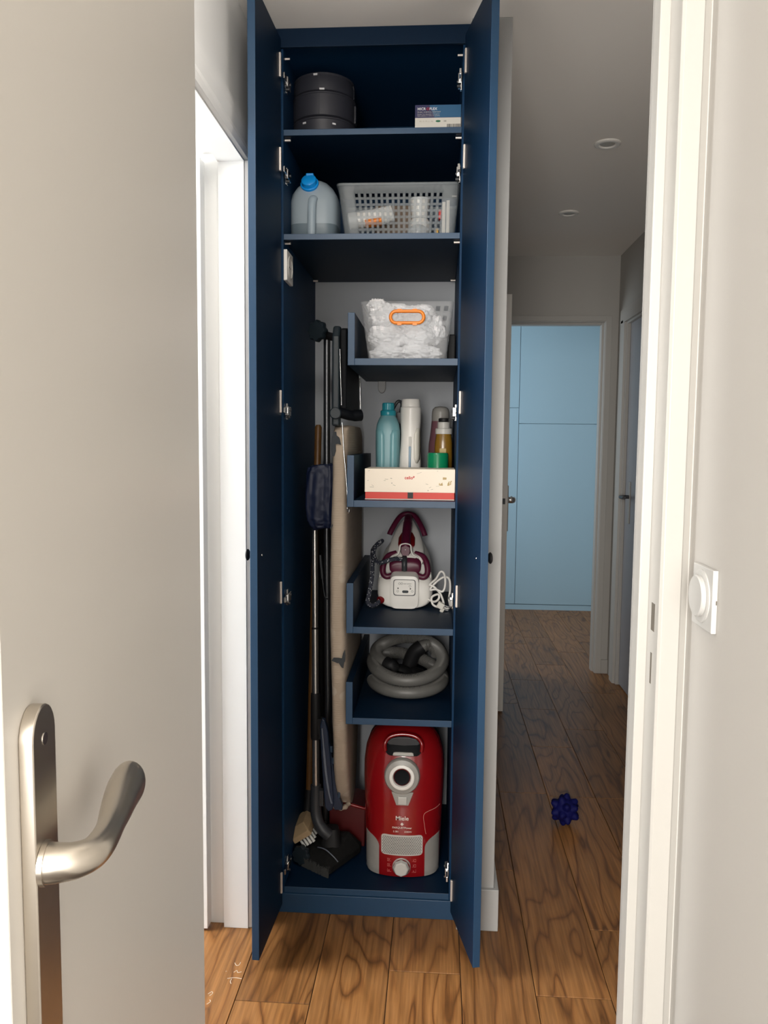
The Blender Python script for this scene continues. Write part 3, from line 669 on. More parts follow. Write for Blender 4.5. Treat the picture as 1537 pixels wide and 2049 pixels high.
# contents of the lattice basket
tb = thing('sealant_tube', (-.19, 2.31, 2.0), 'white and red tube lying in the lattice basket', 'tube')
bm = BM(); ax0, ax1 = Vector((-.262, 2.318, 2.020)), Vector((-.175, 2.322, 2.034))
tube(bm, [ax0, ax0+Vector((.003, 0, .0005)), ax1], [.018, .0235, .0235], 24); obj('tube_body', bm, M['white'], tb, smooth=40)
bm = BM(); q1 = ax1+Vector((.040, .001, .012)); tube(bm, [ax1, q1], [.0236, .0225], 24, flat=[(1, 1), (.3, 1)]); obj('tube_tail', bm, M['white'], tb, smooth=40)
bm = BM(); tube(bm, [Vector((-.214, 2.3175, 2.0205)), Vector((-.168, 2.3195, 2.0285))], [.0205, .0205], 20, flat=(1.05, .55)); bmesh.ops.translate(bm, verts=bm.verts[:], vec=(.002, -.006, -.009)); obj('red_patch', bm, M['orange'], tb, smooth=40, label='red-orange print')
obj('brown_carton', bx(-.19, -.055, 2.37, 2.45, Z2+.003, 2.079), M['browncard'], label='brown cardboard box at the back of the lattice basket', cat='box', bevel=.001)
cp = thing('white_cup', (-.06, 2.33, 2.05), 'white tapered cup in the right half of the lattice basket', 'cup')
bm = BM(); lathe(bm, -.058, 2.345, [(.021, 2.034), (.0225, 2.037), (.0255, 2.058), (.0295, 2.088), (.0265, 2.088), (.021, 2.04)], 28); obj('cup_body', bm, M['white'], cp, smooth=40)
bm = BM(); sphere(bm, (-.062, 2.322, 1.990), .027, 20, sz=.8, sx=1.2)
obj('plastic_bag', bm, frosted('clear_film', (.7, .72, .74, 1), .45, .1), label='small clear plastic bag at the bottom of the lattice basket', cat='bag', smooth=60)
bm = BM(); lathe(bm, -.058, 2.345, [(.026, Z2+.004), (.029, Z2+.01), (.029, Z2+.062), (.024, Z2+.069), (.012, Z2+.071)], 24); obj('white_jar', bm, M['white'], label='squat white jar under the white cup in the lattice basket', cat='jar', smooth=40)
for i, (x, h, mt_, lb_) in enumerate(((.006, .103, 'cream', 'left one of two pale wooden sticks at the right end of the lattice basket'), (.0175, .107, 'cream', 'right one of two pale wooden sticks at the right end of the lattice basket'))):
    obj('wooden_stick', bx(x, x+.009, 2.292, 2.300, Z2+.002, Z2+h), M[mt_], label=lb_, cat='stick', group='sticks in the lattice basket', bevel=.001)
obj('yellow_stick', bx(-.012, -.004, 2.292, 2.299, Z2+.002, Z2+.03), mat('yellow_paint', (.6, .33, .04, 1), .5), label='short yellow stick at the right bottom of the lattice basket', cat='stick', bevel=.001)
obj('red_block', bx(-.004, .004, 2.305, 2.325, Z2+.06, Z2+.085), M['redink'], label='small red piece next to the wooden sticks in the lattice basket', cat='block', bevel=.001)

# ================================================================== SMALL SHELF A: basket of cloths
ZA = SHELF['A']
cb = thing('cloth_basket', (-.09, 2.37, ZA), 'clear basket with an orange handle full of white rags', 'basket')
zsA = [0, .05, .12, .2, .28, .36, .44, .52, .60, .68, .76, .84, .92, 1.0]
def hole2(s, c, r):
    if s in 'fb': return r in (7, 9, 11) and c % 2 == 1 and (c < 4 or c > 16)
    return r in (3, 5, 7, 9, 11) and c % 2 == 1 and 1 < c < 16
basket(cb, M['frost2'], (-.2245, .0440, 2.30, 2.50), (-.2010, .0225, 2.315, 2.485), ZA+.0005, 1.7935, 20, 17, zsA, hole2)
bm = BM(); tt_ = [(-.0895+.031*math.copysign(1, math.cos(a))+.0165*math.cos(a), 1.749+.0165*math.sin(a)) for a in [2*math.pi*(k+.5)/28 for k in range(28)]]
tube(bm, [(x, 2.2975+(1.7935-z)*.06, z) for x, z in tt_], .0048, 12, closed=True)
for a in (-.0895-.022, -.0895+.022):
    for z in (1.769, 1.729): box(bm, a-.006, a+.006, 2.297, 2.305, z-.003, z+.003)
obj('handle', bm, M['orange'], cb, smooth=50, label='orange stadium-shaped handle')
LBL = 'crumpled white cotton rag heaped in the orange-handled basket'
def rag(c, r, seed, sz=.75):
    bm = BM(); d = bmesh.ops.create_icosphere(bm, subdivisions=5, radius=1)
    for v in d['verts']:
        p = v.co.copy(); s = Vector((seed*3.1, seed*1.7, seed))
        k = 1+.22*noise.noise(p*1.4+s)+.26*abs(noise.noise(p*3.1+s))+.16*abs(noise.noise(p*6.5+s))+.07*abs(noise.noise(p*14+s))-.08
        v.co = Vector((c[0]+p.x*r[0]*k, c[1]+p.y*r[1]*k, c[2]+p.z*r[2]*k))
        # stay inside the basket
        t = max(0, min(1.15, (v.co.z-ZA)/(1.7935-ZA)))
        x0, x1 = -.198-.0235*t, .0195+.0215*t
        v.co.x = max(x0, min(x1, v.co.x)); v.co.y = max(2.319-.015*t, min(2.48, v.co.y)); v.co.z = max(ZA+.003, v.co.z)
    obj('cleaning_rag', bm, M['cloth'], label=LBL, cat='rag', group='white rags in the basket', smooth=70)
for i, (c, r) in enumerate([((-.145, 2.37, ZA+.028), (.055, .05, .028)), ((-.055, 2.375, ZA+.028), (.06, .05, .028)), ((-.150, 2.38, ZA+.078), (.055, .05, .032)), ((-.06, 2.375, ZA+.078), (.055, .05, .034)),
                            ((-.155, 2.375, ZA+.135), (.05, .045, .036)), ((-.075, 2.37, ZA+.128), (.052, .045, .035)), ((-.010, 2.40, ZA+.10), (.032, .04, .040)), ((-.118, 2.41, ZA+.155), (.05, .04, .025)), ((-.045, 2.39, ZA+.152), (.035, .04, .022)), ((-.182, 2.38, ZA+.168), (.026, .03, .022))]):
    rag(c, r, i+1)
bm = BM(); box(bm, .029, .0535, 2.47, 2.62, ZA, ZA+.10); obj('black_case', bm, M['black'], label='narrow black case standing right of the rag basket', cat='case', bevel=.004)

# ================================================================== SMALL SHELF B: card box and bottles
ZB = SHELF['B']
cbx = thing('card_box', (-.076, 2.33, ZB), 'cream card box with a red base and small red lettering', 'box')
by, bx0, bx1 = 2.2665, -.2045, .0540
obj('red_base', bx(bx0+.0015, bx1-.001, by+.0005, by+.17, ZB, ZB+.03), M['redcard'], cbx, bevel=.0006)
obj('bottom_flap', bx(bx0+.001, bx1-.001, by-.001, by+.01, ZB, ZB+.0025), M['whitecard'], cbx)
lid = obj('lid', bx(bx0, bx1, by-.001, by+.172, ZB+.0215, ZB+.0885), M['cream'], cbx, bevel=.0008)
obj('tab', bx(-.081, -.065, by-.0008, by+.001, ZB+.004, ZB+.0215), M['ink'], cbx)
text('lettering', 'celio*', (-.0755, by-.0014, ZB+.0595), .0125, M['redink'], cbx, align='CENTER', bold=.0003, sx=1.0)
bm = BM()
for (x, z, w_, h_) in ((-.147, .058, .010, .0012), (-.131, .060, .005, .002), (-.150, .054, .006, .0012), (-.128, .046, .003, .003), (-.124, .041, .008, .0012), (-.19, .035, .012, .0012), (-.185, .040, .006, .001), (-.197, .054, .004, .0012), (-.195, .082, .005, .001), (-.055, .077, .014, .0008), (-.030, .045, .008, .0012), (-.020, .036, .007, .001), (-.014, .030, .006, .0012), (-.024, .026, .003, .003), (.0, .040, .010, .0008), (.002, .083, .004, .001)):
    bm2 = box(bm, x, x+w_, by-.0013, by, ZB+z, ZB+z+h_)
    a = random.uniform(-.5, .5); cc = Vector((x+w_/2, by, ZB+z))
    bmesh.ops.rotate(bm, verts=bm2, cent=cc, matrix=Matrix.Rotation(a, 3, 'Y'))
obj('line_print', bm, M['greyink'], cbx, kind='stuff')
bm = BM()
def poly(bm, pts, ox, oz, s, y): prism(bm, [(ox+p[0]*s, oz+p[1]*s) for p in pts], 'y', y-.0005, y)
poly(bm, [(0, 0), (3, 0), (3.4, 1.2), (2.6, 2.6), (3.2, 3.2), (2.6, 3.8), (1.8, 3.2), (.6, 2.2), (-.2, 1)], .012, ZB+.042, .0023, by-.001)
poly(bm, [(-1.4, .6), (-.4, 0), (0, 1), (-.6, 2), (-.2, 3), (-1, 3.2), (-1.6, 2)], .012, ZB+.042, .0023, by-.001)
poly(bm, [(0, 0), (2.4, 0), (3.0, 2), (2.4, 4), (2.9, 5), (2.2, 5.4), (1.4, 4.2), (.4, 2.6)], .032, ZB+.042, .0024, by-.001)
poly(bm, [(2.6, .4), (4.6, 1.4), (4.6, 4.2), (5.6, 5.6), (4.2, 6), (3.4, 4), (3.6, 2.2)], .032, ZB+.042, .0024, by-.001)
poly(bm, [(0, 0), (4.4, .2), (4.6, 2.6), (.2, 2.9)], .019, ZB+.059, .0024, by-.001)
obj('gold_print', bm, M['goldink'], cbx, label='gold squirrel-like print')
yb = 2.505
tl = thing('detergent_bottle', (-.153, yb, ZB), 'pale teal bottle with a darker teal screw cap', 'bottle')
bx_ = -.1535
bm = BM(); loft(bm, [se(bx_, yb, ZB+z, a, b_, e, 36) for z, a, b_, e in ((0, .031, .030, 3), (.004, .0345, .033, 3), (.06, .0365, .034, 3), (.15, .0385, .035, 3), (.200, .0385, .035, 2.8), (.222, .0352, .033, 2.6), (.239, .0285, .027, 2.3), (.249, .0225, .0225, 2), (.258, .0195, .0195, 2))]); obj('body', bm, M['teal'], tl, smooth=50)
for s in (-1, 1):
    bm = BM(); ou = []
    for z, w0, w1 in ((.052, .014, .024), (.064, .0095, .030), (.09, .0085, .034), (.15, .0085, .0365), (.187, .0095, .0365), (.202, .015, .033)):
        ou.append((z, w0, w1))
    F = []
    for z, w0, w1 in ou:
        F.append([(bx_+s*w, yb-.0345*(1-(min(.999, w/.0400))**3)**(1/3)-.0012, ZB+z) for w in (w0, w0+(w1-w0)*.5, w1)])
    V = [[bm.verts.new(p) for p in r] for r in F]
    for r in range(len(V)-1):
        for k in range(2): bm.faces.new((V[r][k], V[r][k+1], V[r+1][k+1], V[r+1][k]))
    o = obj('grip_panel', bm, mat('teal_grip', (.17, .37, .41, 1), .3), tl, smooth=60); sd = o.modifiers.new('s', 'SOLIDIFY'); sd.thickness = .0012; sd.offset = 0
bm = BM(); lathe(bm, bx_, yb, [(.0235, ZB+.248), (.0245, ZB+.250), (.0245, ZB+.262), (.022, ZB+.265), (.0185, ZB+.266)], 28); obj('cap_collar', bm, M['tealcap'], tl, smooth=40)
bm = BM(); rings = []
for r, z in ((.0175, .264), (.0185, .266), (.0185, .285), (.0165, .288), (.004, .2885)):
    rings.append([(bx_+(r+(.0007 if k % 2 else 0))*math.cos(2*math.pi*k/48), yb+(r+(.0007 if k % 2 else 0))*math.sin(2*math.pi*k/48), ZB+z) for k in range(48)])
loft(bm, rings); obj('cap', bm, M['tealcap'], tl, smooth=25)
wb = thing('white_bottle', (-.083, yb, ZB), 'tall white bottle with a thin blue stripe and plain white cap', 'bottle')
wx = -.0825
bm = BM(); loft(bm, [se(wx, yb, ZB+z, a, b_, e, 36) for z, a, b_, e in ((0, .030, .03, 2.8), (.005, .0335, .033, 2.8), (.03, .0335, .033, 2.8), (.09, .0345, .033, 2.6), (.12, .0335, .032, 2.4), (.16, .0305, .030, 2.3), (.19, .0295, .030, 2.2), (.225, .0315, .031, 2.2), (.255, .0325, .032, 2), (.270, .0325, .032, 2))]); obj('body', bm, M['white'], wb, smooth=50)
bm = BM(); lathe(bm, wx, yb, [(.0318, ZB+.270), (.0325, ZB+.273), (.0295, ZB+.276), (.0288, ZB+.297), (.027, ZB+.2995), (.004, ZB+.300)], 32); obj('cap', bm, M['white'], wb, smooth=40)
bm = BM()
V = []
for z, w0, w1 in ((.10, .018, .024), (.115, .013, .031), (.15, .012, .032), (.19, .013, .0305), (.21, .020, .0305)):
    V.append([bm.verts.new((wx+w, yb-.0325*(1-(min(.999, w/.0345))**2.4)**(1/2.4)-.0008, ZB+z)) for w in (w0, (w0+w1)/2, w1)])
for r in range(len(V)-1):
    for k in range(2): bm.faces.new((V[r][k], V[r][k+1], V[r+1][k+1], V[r+1][k]))
o = obj('grip_panel', bm, M['offwhite'], wb, smooth=60); sd = o.modifiers.new('s', 'SOLIDIFY'); sd.thickness = .0015; sd.offset = 0
bm = BM(); box(bm, wx-.004, wx+.0035, yb-.0346, yb-.030, ZB+.075, ZB+.183); obj('clear_window', bm, M['lgrey'], wb, bevel=.0015)
bm = BM(); box(bm, wx-.004, wx+.0035, yb-.0349, yb-.030, ZB+.004, ZB+.153); obj('blue_stripe', bm, mat('blue_liquid', (.03, .13, .22, 1), .3), wb, bevel=.0015)
hk = thing('spray_bottle', (-.12, 2.60, ZB), 'dark spray bottle half hidden between the teal and white bottles', 'bottle')
bm = BM(); lathe(bm, -.118, 2.605, [(.028, ZB), (.030, ZB+.01), (.030, ZB+.16), (.02, ZB+.20), (.012, ZB+.22)], 24); obj('body', bm, M['navyplastic'], hk, smooth=40)
bm = BM(); tube(bm, smooth_path([(-.118, 2.605, ZB+.215), (-.120, 2.60, ZB+.255), (-.115, 2.595, ZB+.290), (-.128, 2.59, ZB+.297), (-.143, 2.59, ZB+.272)], 6), .005, 10); box(bm, -.132, -.104, 2.592, 2.618, ZB+.225, ZB+.262); obj('trigger', bm, M['dark'], hk, smooth=40, bevel=.001)
pu = thing('mauve_bottle', (.01, 2.6, ZB), 'mauve bottle with a grey domed cap behind the gold pump bottle', 'bottle')
bm = BM(); loft(bm, [se(.0115, 2.605, ZB+z, a, a*.9, 2.4, 32) for z, a in ((0, .037), (.005, .040), (.10, .040), (.16, .0375), (.20, .032), (.235, .029))]); obj('body', bm, M['mauve'], pu, smooth=50)
bm = BM(); lathe(bm, .0115, 2.605, [(.0285, ZB+.235), (.0285, ZB+.262), (.026, ZB+.274), (.018, ZB+.281), (.004, ZB+.283)], 28); obj('cap', bm, M['grey'], pu, smooth=40)
gd = thing('pump_bottle', (.022, 2.49, ZB), 'small amber bottle with a silver collar and black pump', 'bottle')
gx, gyy = .0215, 2.505
bm = BM(); loft(bm, [se(gx, gyy, ZB+z, a, a, 2.6, 32) for z, a in ((0, .026), (.004, .0285), (.12, .0285), (.165, .0275), (.185, .0245), (.196, .0225))]); obj('body', bm, M['gold'], gd, smooth=50)
obj('label', bx(gx-.012, gx+.0085, gyy-.0292, gyy-.02, ZB+.112, ZB+.147), mat('gold_label', (.45, .34, .13, 1), .5), gd, bevel=.001)
bm = BM(); lathe(bm, gx, gyy, [(.0262, ZB+.192), (.0262, ZB+.2085), (.0245, ZB+.2095)], 28); obj('collar', bm, M['lgrey'], gd, smooth=40)
bm = BM(); lathe(bm, gx, gyy, [(.0195, ZB+.208), (.0195, ZB+.2285), (.018, ZB+.2295)], 28); obj('neck', bm, M['lgrey'], gd, smooth=40)
bm = BM(); lathe(bm, gx, gyy, [(.012, ZB+.229), (.0165, ZB+.231), (.0165, ZB+.240), (.014, ZB+.2415)], 24); box(bm, gx+.008, gx+.0235, gyy-.008, gyy+.008, ZB+.214, ZB+.2395); obj('pump', bm, M['black'], gd, smooth=40)
bm = BM(); lathe(bm, .004, 2.435, [(.030, ZB), (.0325, ZB+.002), (.0325, ZB+.128), (.030, ZB+.1335), (.024, ZB+.1345)], 32)
obj('green_tub', bm, M['green'], label='round glossy green tub in front of the amber pump bottle', cat='tub', smooth=40)

# ================================================================== SMALL SHELF C: steam iron station
ZC = SHELF['C']
ic = -.0945
st = thing('iron_station', (ic, 2.6, ZC), 'white steam generator base with a control panel, under the plum iron', 'iron station')
def slab_ring(cx, y, z0, z1, hw, e=3.2, n=32):
    cz, hz = (z0+z1)/2, (z1-z0)/2; o = []
    for k in range(n):
        t = 2*math.pi*k/n; c, s = math.cos(t), math.sin(t)
        o.append((cx+hw*math.copysign(abs(c)**(2/e), c), y, cz+hz*math.copysign(abs(s)**(2/e), s)))
    return o
bm = BM(); loft(bm, [slab_ring(ic, y, ZC+.001, ZC+z, hw, 3.4) for y, z, hw in ((2.488, .070, .060), (2.492, .085, .074), (2.505, .105, .086), (2.54, .118, .091), (2.60, .140, .087), (2.66, .165, .074), (2.71, .188, .055), (2.75, .205, .034), (2.762, .205, .020))]); obj('base', bm, M['white'], st, smooth=50)
bm = BM(); loft(bm, [slab_ring(ic, y, ZC+.055, ZC+z, hw, 2.6) for y, z, hw in ((2.525, .145, .084), (2.56, .175, .0865), (2.62, .212, .078), (2.67, .238, .062), (2.71, .256, .046), (2.745, .266, .028))]); obj('water_tank', bm, M['lgrey'], st, smooth=50)
bm = BM(); loft(bm, [slab_ring(ic-.001, y, ZC+.004, ZC+z, hw, 6) for y, z, hw in ((2.466, .100, .0415), (2.468, .108, .0455), (2.50, .118, .047), (2.53, .125, .047))]); pnl = obj('front_housing', bm, M['white'], st, smooth=35)
bm = BM(); loft(bm, [slab_ring(ic, y, ZC+.046, ZC+.098, hw, 8) for y, hw in ((2.4640, .0345), (2.4665, .0355))]); obj('panel_frame', bm, M['dark'], st, smooth=30)
bm = BM(); loft(bm, [slab_ring(ic, y, ZC+.0485, ZC+.0965, hw, 8) for y, hw in ((2.4625, .0325), (2.4645, .0335))]); obj('control_panel', bm, M['white'], st, smooth=30)
PYY = 2.4622
bm = BM(); prism(bm, [(ic+.003+.0055*math.copysign(1, math.cos(a))+.0045*math.cos(a), ZC+.0595+.0042*math.sin(a)) for a in [2*math.pi*(k+.5)/20 for k in range(20)]], 'y', PYY-.0008, PYY+.001); obj('power_button', bm, M['bluegrey'], st)
for dx, dz in ((-.020, .070), (.019, .069)):
    bm = BM(); cyl(bm, (ic+dx, PYY-.0005, ZC+dz), (ic+dx, PYY+.001, ZC+dz), .0022, 12); obj('indicator', bm, M['ink'], st)
for dx, dz in ((-.0155, .085), (-.0085, .0852), (.0175, .077), (-.021, .061), (.025, .061)):
    bm = BM(); tube(bm, [(ic+dx+.003*math.cos(2*math.pi*k/16), PYY-.0003, ZC+dz+.003*math.sin(2*math.pi*k/16)) for k in range(16)], .0004, 5, closed=True); obj('panel_icon', bm, M['ink'], st)
text('panel_lettering', 'auto control', (ic-.003, PYY-.0004, ZC+.0835), .0048, M['ink'], st)
# carrying lock in plum, in front of the iron
bm = BM(); tube(bm, smooth_path([(ic+.034, 2.505, ZC+.108), (ic+.058, 2.50, ZC+.100), (ic+.071, 2.505, ZC+.112), (ic+.069, 2.515, ZC+.140), (ic+.055, 2.53, ZC+.168), (ic+.030, 2.54, ZC+.178)], 6), .0095, 12); obj('lock_arm', bm, M['plum'], st, smooth=60)
bm = BM(); tube(bm, smooth_path([(ic-.034, 2.505, ZC+.108), (ic-.058, 2.50, ZC+.100), (ic-.071, 2.505, ZC+.112), (ic-.069, 2.515, ZC+.140), (ic-.055, 2.53, ZC+.168), (ic-.030, 2.54, ZC+.178)], 6), .0095, 12); obj('lock_arm', bm, M['plum'], st, smooth=60)
# arched guard around the iron's tip
bm = BM(); tube(bm, smooth_path([(ic-.060, 2.655, ZC+.235), (ic-.050, 2.665, ZC+.262), (ic-.030, 2.69, ZC+.302), (ic-.012, 2.70, ZC+.318), (ic+.012, 2.70, ZC+.318), (ic+.030, 2.69, ZC+.302), (ic+.050, 2.665, ZC+.262), (ic+.060, 2.655, ZC+.232)], 6), .0095, 12, flat=(1, 1)); obj('tip_guard', bm, M['plum'], st, smooth=60)
bm = BM(); cyl(bm, (ic-.070, 2.50, ZC+.026), (ic-.082, 2.492, ZC+.024), .012, 20); obj('hose_socket', bm, M['darkred'], st, smooth=40)
ir = thing('steam_iron', (ic, 2.6, ZC+.15), 'white and plum steam iron parked on its steam generator base', 'iron')
def isec(y, zb_, zt_, hw): return slab_ring(ic, y, ZC+zb_, ZC+zt_, hw, 2.2)
bm = BM(); loft(bm, [isec(y, a, b_, hw) for y, a, b_, hw in ((2.515, .118, .165, .052), (2.53, .125, .180, .060), (2.57, .150, .206, .060), (2.62, .185, .240, .052), (2.66, .210, .268, .042), (2.70, .24, .292, .028), (2.73, .262, .305, .014))]); obj('upper_body', bm, M['white'], ir, smooth=60)
bm = BM(); tube(bm, smooth_path([(ic, 2.535, ZC+.178), (ic, 2.525, ZC+.205), (ic, 2.54, ZC+.228), (ic+.001, 2.585, ZC+.262), (ic+.002, 2.635, ZC+.292), (ic+.003, 2.675, ZC+.308), (ic+.003, 2.70, ZC+.298), (ic+.002, 2.71, ZC+.280)], 6), [.0165]*10+[.0145]*14+[.013]*12+[.012]*7, 16); obj('grip', bm, M['plum'], ir, smooth=60)
bm = BM(); loft(bm, [slab_ring(ic+.001, y, ZC+a, ZC+b_, hw, 2.6) for y, a, b_, hw in ((2.555, .19, .210, .024), (2.565, .195, .220, .0275), (2.60, .215, .240, .0275), (2.625, .232, .252, .020))]); obj('heat_dial', bm, M['darkred'], ir, smooth=60)
bm = BM(); loft(bm, [slab_ring(ic, y, ZC+a, ZC+b_, hw, 3) for y, a, b_, hw in ((2.500, .112, .142, .045), (2.503, .108, .152, .050), (2.52, .112, .168, .052), (2.535, .12, .180, .044))]); obj('heel', bm, M['plum'], ir, smooth=50)
bm = BM(); loft(bm, [[(ic+x*s_, y, ZC+z) for x, z in ((-.011, .172), (.011, .172), (.015, .190), (.014, .205), (0, .212), (-.014, .205), (-.015, .190))] for y, s_ in ((2.508, .9), (2.512, 1), (2.53, 1))]); hl = obj('heel_cap', bm, M['plum'], ir, smooth=40)
bm = BM(); tube(bm, smooth_path([(ic-.040, 2.505, ZC+.168), (ic-.024, 2.505, ZC+.178), (ic-.0185, 2.507, ZC+.196), (ic-.016, 2.510, ZC+.214), (ic, 2.512, ZC+.220), (ic+.016, 2.510, ZC+.214), (ic+.0185, 2.507, ZC+.196), (ic+.024, 2.505, ZC+.178), (ic+.040, 2.505, ZC+.168)], 5), .0026, 8); obj('white_trim', bm, M['white'], ir, smooth=60)
bm = BM(); cyl(bm, (ic, 2.5065, ZC+.196), (ic, 2.509, ZC+.196), .0015, 10); obj('light_dot', bm, M['shiny'], ir)
bm = BM(); tube(bm, smooth_path([(ic-.003, 2.515, ZC+.165), (ic-.002, 2.498, ZC+.158), (ic-.002, 2.490, ZC+.140), (ic-.002, 2.494, ZC+.122)], 5), .0085, 12); obj('cord_boot', bm, M['dark'], ir, smooth=60)
for o in [q for q in col.objects if q.parent in (st, ir)]:
    bz = ORG[o.name].z
    for v in o.data.vertices:
        z = bz+v.co.z-ZC
        if z > .15: v.co.z = ZC+.15+(z-.15)*.80-bz
# braided hose and white cord
bm = BM()
hp = smooth_path([(ic-.012, 2.500, ZC+.157), (ic-.030, 2.485, ZC+.160), (ic-.058, 2.48, ZC+.154), (ic-.080, 2.485, ZC+.146), (ic-.096, 2.50, ZC+.155), (ic-.104, 2.53, ZC+.175), (ic-.095, 2.56, ZC+.195), (ic-.080, 2.58, ZC+.205), (ic-.088, 2.59, ZC+.196), (ic-.108, 2.56, ZC+.178), (ic-.104, 2.50, ZC+.14), (ic-.104, 2.475, ZC+.10), (ic-.112, 2.465, ZC+.05), (ic-.116, 2.465, ZC+.022), (ic-.102, 2.470, ZC+.011), (ic-.086, 2.485, ZC+.016), (ic-.078, 2.494, ZC+.024)], 8)
tube(bm, hp, .0070, 12); obj('steam_hose', bm, M['braid'], label='dark speckled braided hose looping left of the steam iron', cat='hose', smooth=60)
cd_ = thing('power_cord', (.01, 2.48, ZC), 'white power cord bundled with its plug right of the steam iron', 'cord')
bm = BM(); rx = .010
cps = [(-.022, 2.50, ZC+.030), (.000, 2.47, ZC+.028), (.014, 2.46, ZC+.040), (.012, 2.47, ZC+.052), (-.008, 2.48, ZC+.040), (-.004, 2.475, ZC+.018), (.016, 2.465, ZC+.012), (.030, 2.47, ZC+.018), (.020, 2.48, ZC+.05), (-.004, 2.485, ZC+.075), (-.016, 2.49, ZC+.078),
       (.004, 2.485, ZC+.098), (.018, 2.48, ZC+.122), (.030, 2.48, ZC+.116), (.034, 2.48, ZC+.085), (.026, 2.478, ZC+.060), (.004, 2.480, ZC+.066), (-.014, 2.482, ZC+.064), (.006, 2.49, ZC+.088), (.030, 2.49, ZC+.104), (.046, 2.49, ZC+.098), (.050, 2.49, ZC+.07), (.047, 2.485, ZC+.035), (.050, 2.475, ZC+.015), (.042, 2.465, ZC+.008), (.030, 2.462, ZC+.012)]
tube(bm, smooth_path(cps, 8), .0036, 8); obj('cable', bm, M['white'], cd_, smooth=60)
bm = BM(); box(bm, .008, .030, 2.442, 2.462, ZC+.010, ZC+.030); box(bm, .024, .036, 2.444, 2.460, ZC+.002, ZC+.018); bmesh.ops.rotate(bm, verts=bm.verts[:], cent=(.02, 2.452, ZC+.018), matrix=Matrix.Rotation(.5, 3, 'Y')); obj('plug', bm, M['offwhite'], cd_, bevel=.003)
bm = BM(); cyl(bm, (.030, 2.452, ZC+.008), (.044, 2.452, ZC+.004), .0022, 10); cyl(bm, (.033, 2.452, ZC+.020), (.047, 2.452, ZC+.016), .0022, 10); obj('plug_pin', bm, M['chrome'], cd_, smooth=40)

# ================================================================== SMALL SHELF D: coiled vacuum hose
ZD = SHELF['D']
vh = thing('vacuum_hose', (-.083, 2.5, ZD), 'grey corrugated vacuum hose coiled on the lowest small shelf', 'hose')
hx0, hy0, tr_ = -.0825, 2.512, .0205
pts = []
N1 = 150
for i in range(int(N1*2.06)):
    t = i/N1*2*math.pi; lay = t/(2*math.pi)
    R_ = .1130
    a = -.93*math.pi+t
    back = .5*(1+math.sin(a))
    up_ = min(1, max(0, (lay-.45)/.5))
    z = ZD+tr_+.002+up_*.039+back*(.028 if lay < .6 else .028+.052*min(1, (lay-.6)/.6))
    if lay > 1.86:
        q = (lay-1.86)/.2; R_ -= .040*q*q; z += .010*q
    pts.append(Vector((hx0+R_*math.cos(a), hy0+R_*math.sin(a), z)))
# resample to even rings
L_ = [0]
for p, q in zip(pts, pts[1:]): L_.append(L_[-1]+(q-p).length)
ring = .0048; tot = L_[-1]; fine = []; rr_ = []; j = 0; s = 0; kk = 0
while s < tot:
    while L_[j+1] < s: j += 1
    u = (s-L_[j])/(L_[j+1]-L_[j]); fine.append(pts[j].lerp(pts[j+1], u)); rr_.append(tr_ if kk % 2 == 0 else tr_-.0022); kk += 1; s += ring/2
bm = BM(); tube(bm, fine, rr_, 18); obj('corrugated_tube', bm, M['hosegrey'], vh, smooth=80)
e0 = fine[-1]; e1 = (fine[-1]-fine[-6]).normalized()
bm = BM(); tube(bm, smooth_path([e0-e1*.006, e0+e1*.02, (-.145, 2.50, ZD+.075), (-.10, 2.515, ZD+.055), (-.06, 2.53, ZD+.035)], 5), [.0225]*6+[.019]*9+[.022]*6, 16); obj('hose_handle', bm, M['black'], vh, smooth=60)
bm = BM(); q_ = smooth_path([(.012, 2.560, ZD+.105), (.000, 2.585, ZD+.122), (-.022, 2.590, ZD+.126), (-.045, 2.585, ZD+.118)], 10)
tube(bm, q_, [tr_ if i % 2 == 0 else tr_-.002 for i in range(len(q_))], 18); obj('inner_tube_end', bm, M['hosegrey'], vh, smooth=80)
bm = BM(); tube(bm, smooth_path([(-.040, 2.586, ZD+.120), (-.065, 2.575, ZD+.100), (-.080, 2.545, ZD+.060), (-.075, 2.52, ZD+.030)], 6), .024, 16); obj('cuff', bm, M['black'], vh, smooth=60)
bm = BM(); tube(bm, smooth_path([(-.145, 2.46, ZD+.030), (-.115, 2.50, ZD+.040), (-.07, 2.53, ZD+.045), (-.02, 2.50, ZD+.035), (.0, 2.47, ZD+.03)], 6), .024, 14); obj('floor_tube_end', bm, M['black'], vh, smooth=60)

# ================================================================== BOTTOM: canister vacuum
ZF = .0772
vc = thing('vacuum_cleaner', (-.087, 2.42, ZF), 'red canister vacuum cleaner standing upright at the cupboard bottom', 'vacuum cleaner')
vx = -.0865
prof = [(ZF, .104, 2.324, .062), (ZF+.003, .110, 2.316, .07), (ZF+.02, .1135, 2.310, .085), (ZF+.06, .116, 2.308, .10), (ZF+.12, .1185, 2.306, .11), (ZF+.20, .1215, 2.310, .115), (ZF+.28, .1250, 2.318, .115), (ZF+.33, .1245, 2.327, .11), (ZF+.37, .1190, 2.340, .10), (ZF+.40, .1080, 2.354, .09), (ZF+.422, .0920, 2.370, .075), (ZF+.435, .0700, 2.385, .06), (ZF+.443, .040, 2.40, .04)]
prof = [(z, a, y-.022, d) for z, a, y, d in prof]
VE = 2.35
def vprof(z):
    for p, q in zip(prof, prof[1:]):
        if p[0] <= z <= q[0]:
            t = (z-p[0])/(q[0]-p[0]); return [a+(b_-a)*t for a, b_ in zip(p, q)]
    return list(prof[-1] if z > prof[-1][0] else prof[0])
def vy(x, z):
    _, a, yf, dp = vprof(z); u = min(.999, abs(x-vx)/a)
    return yf+dp*(1-(1-u**VE)**(1/VE))
bm = BM(); rings = []
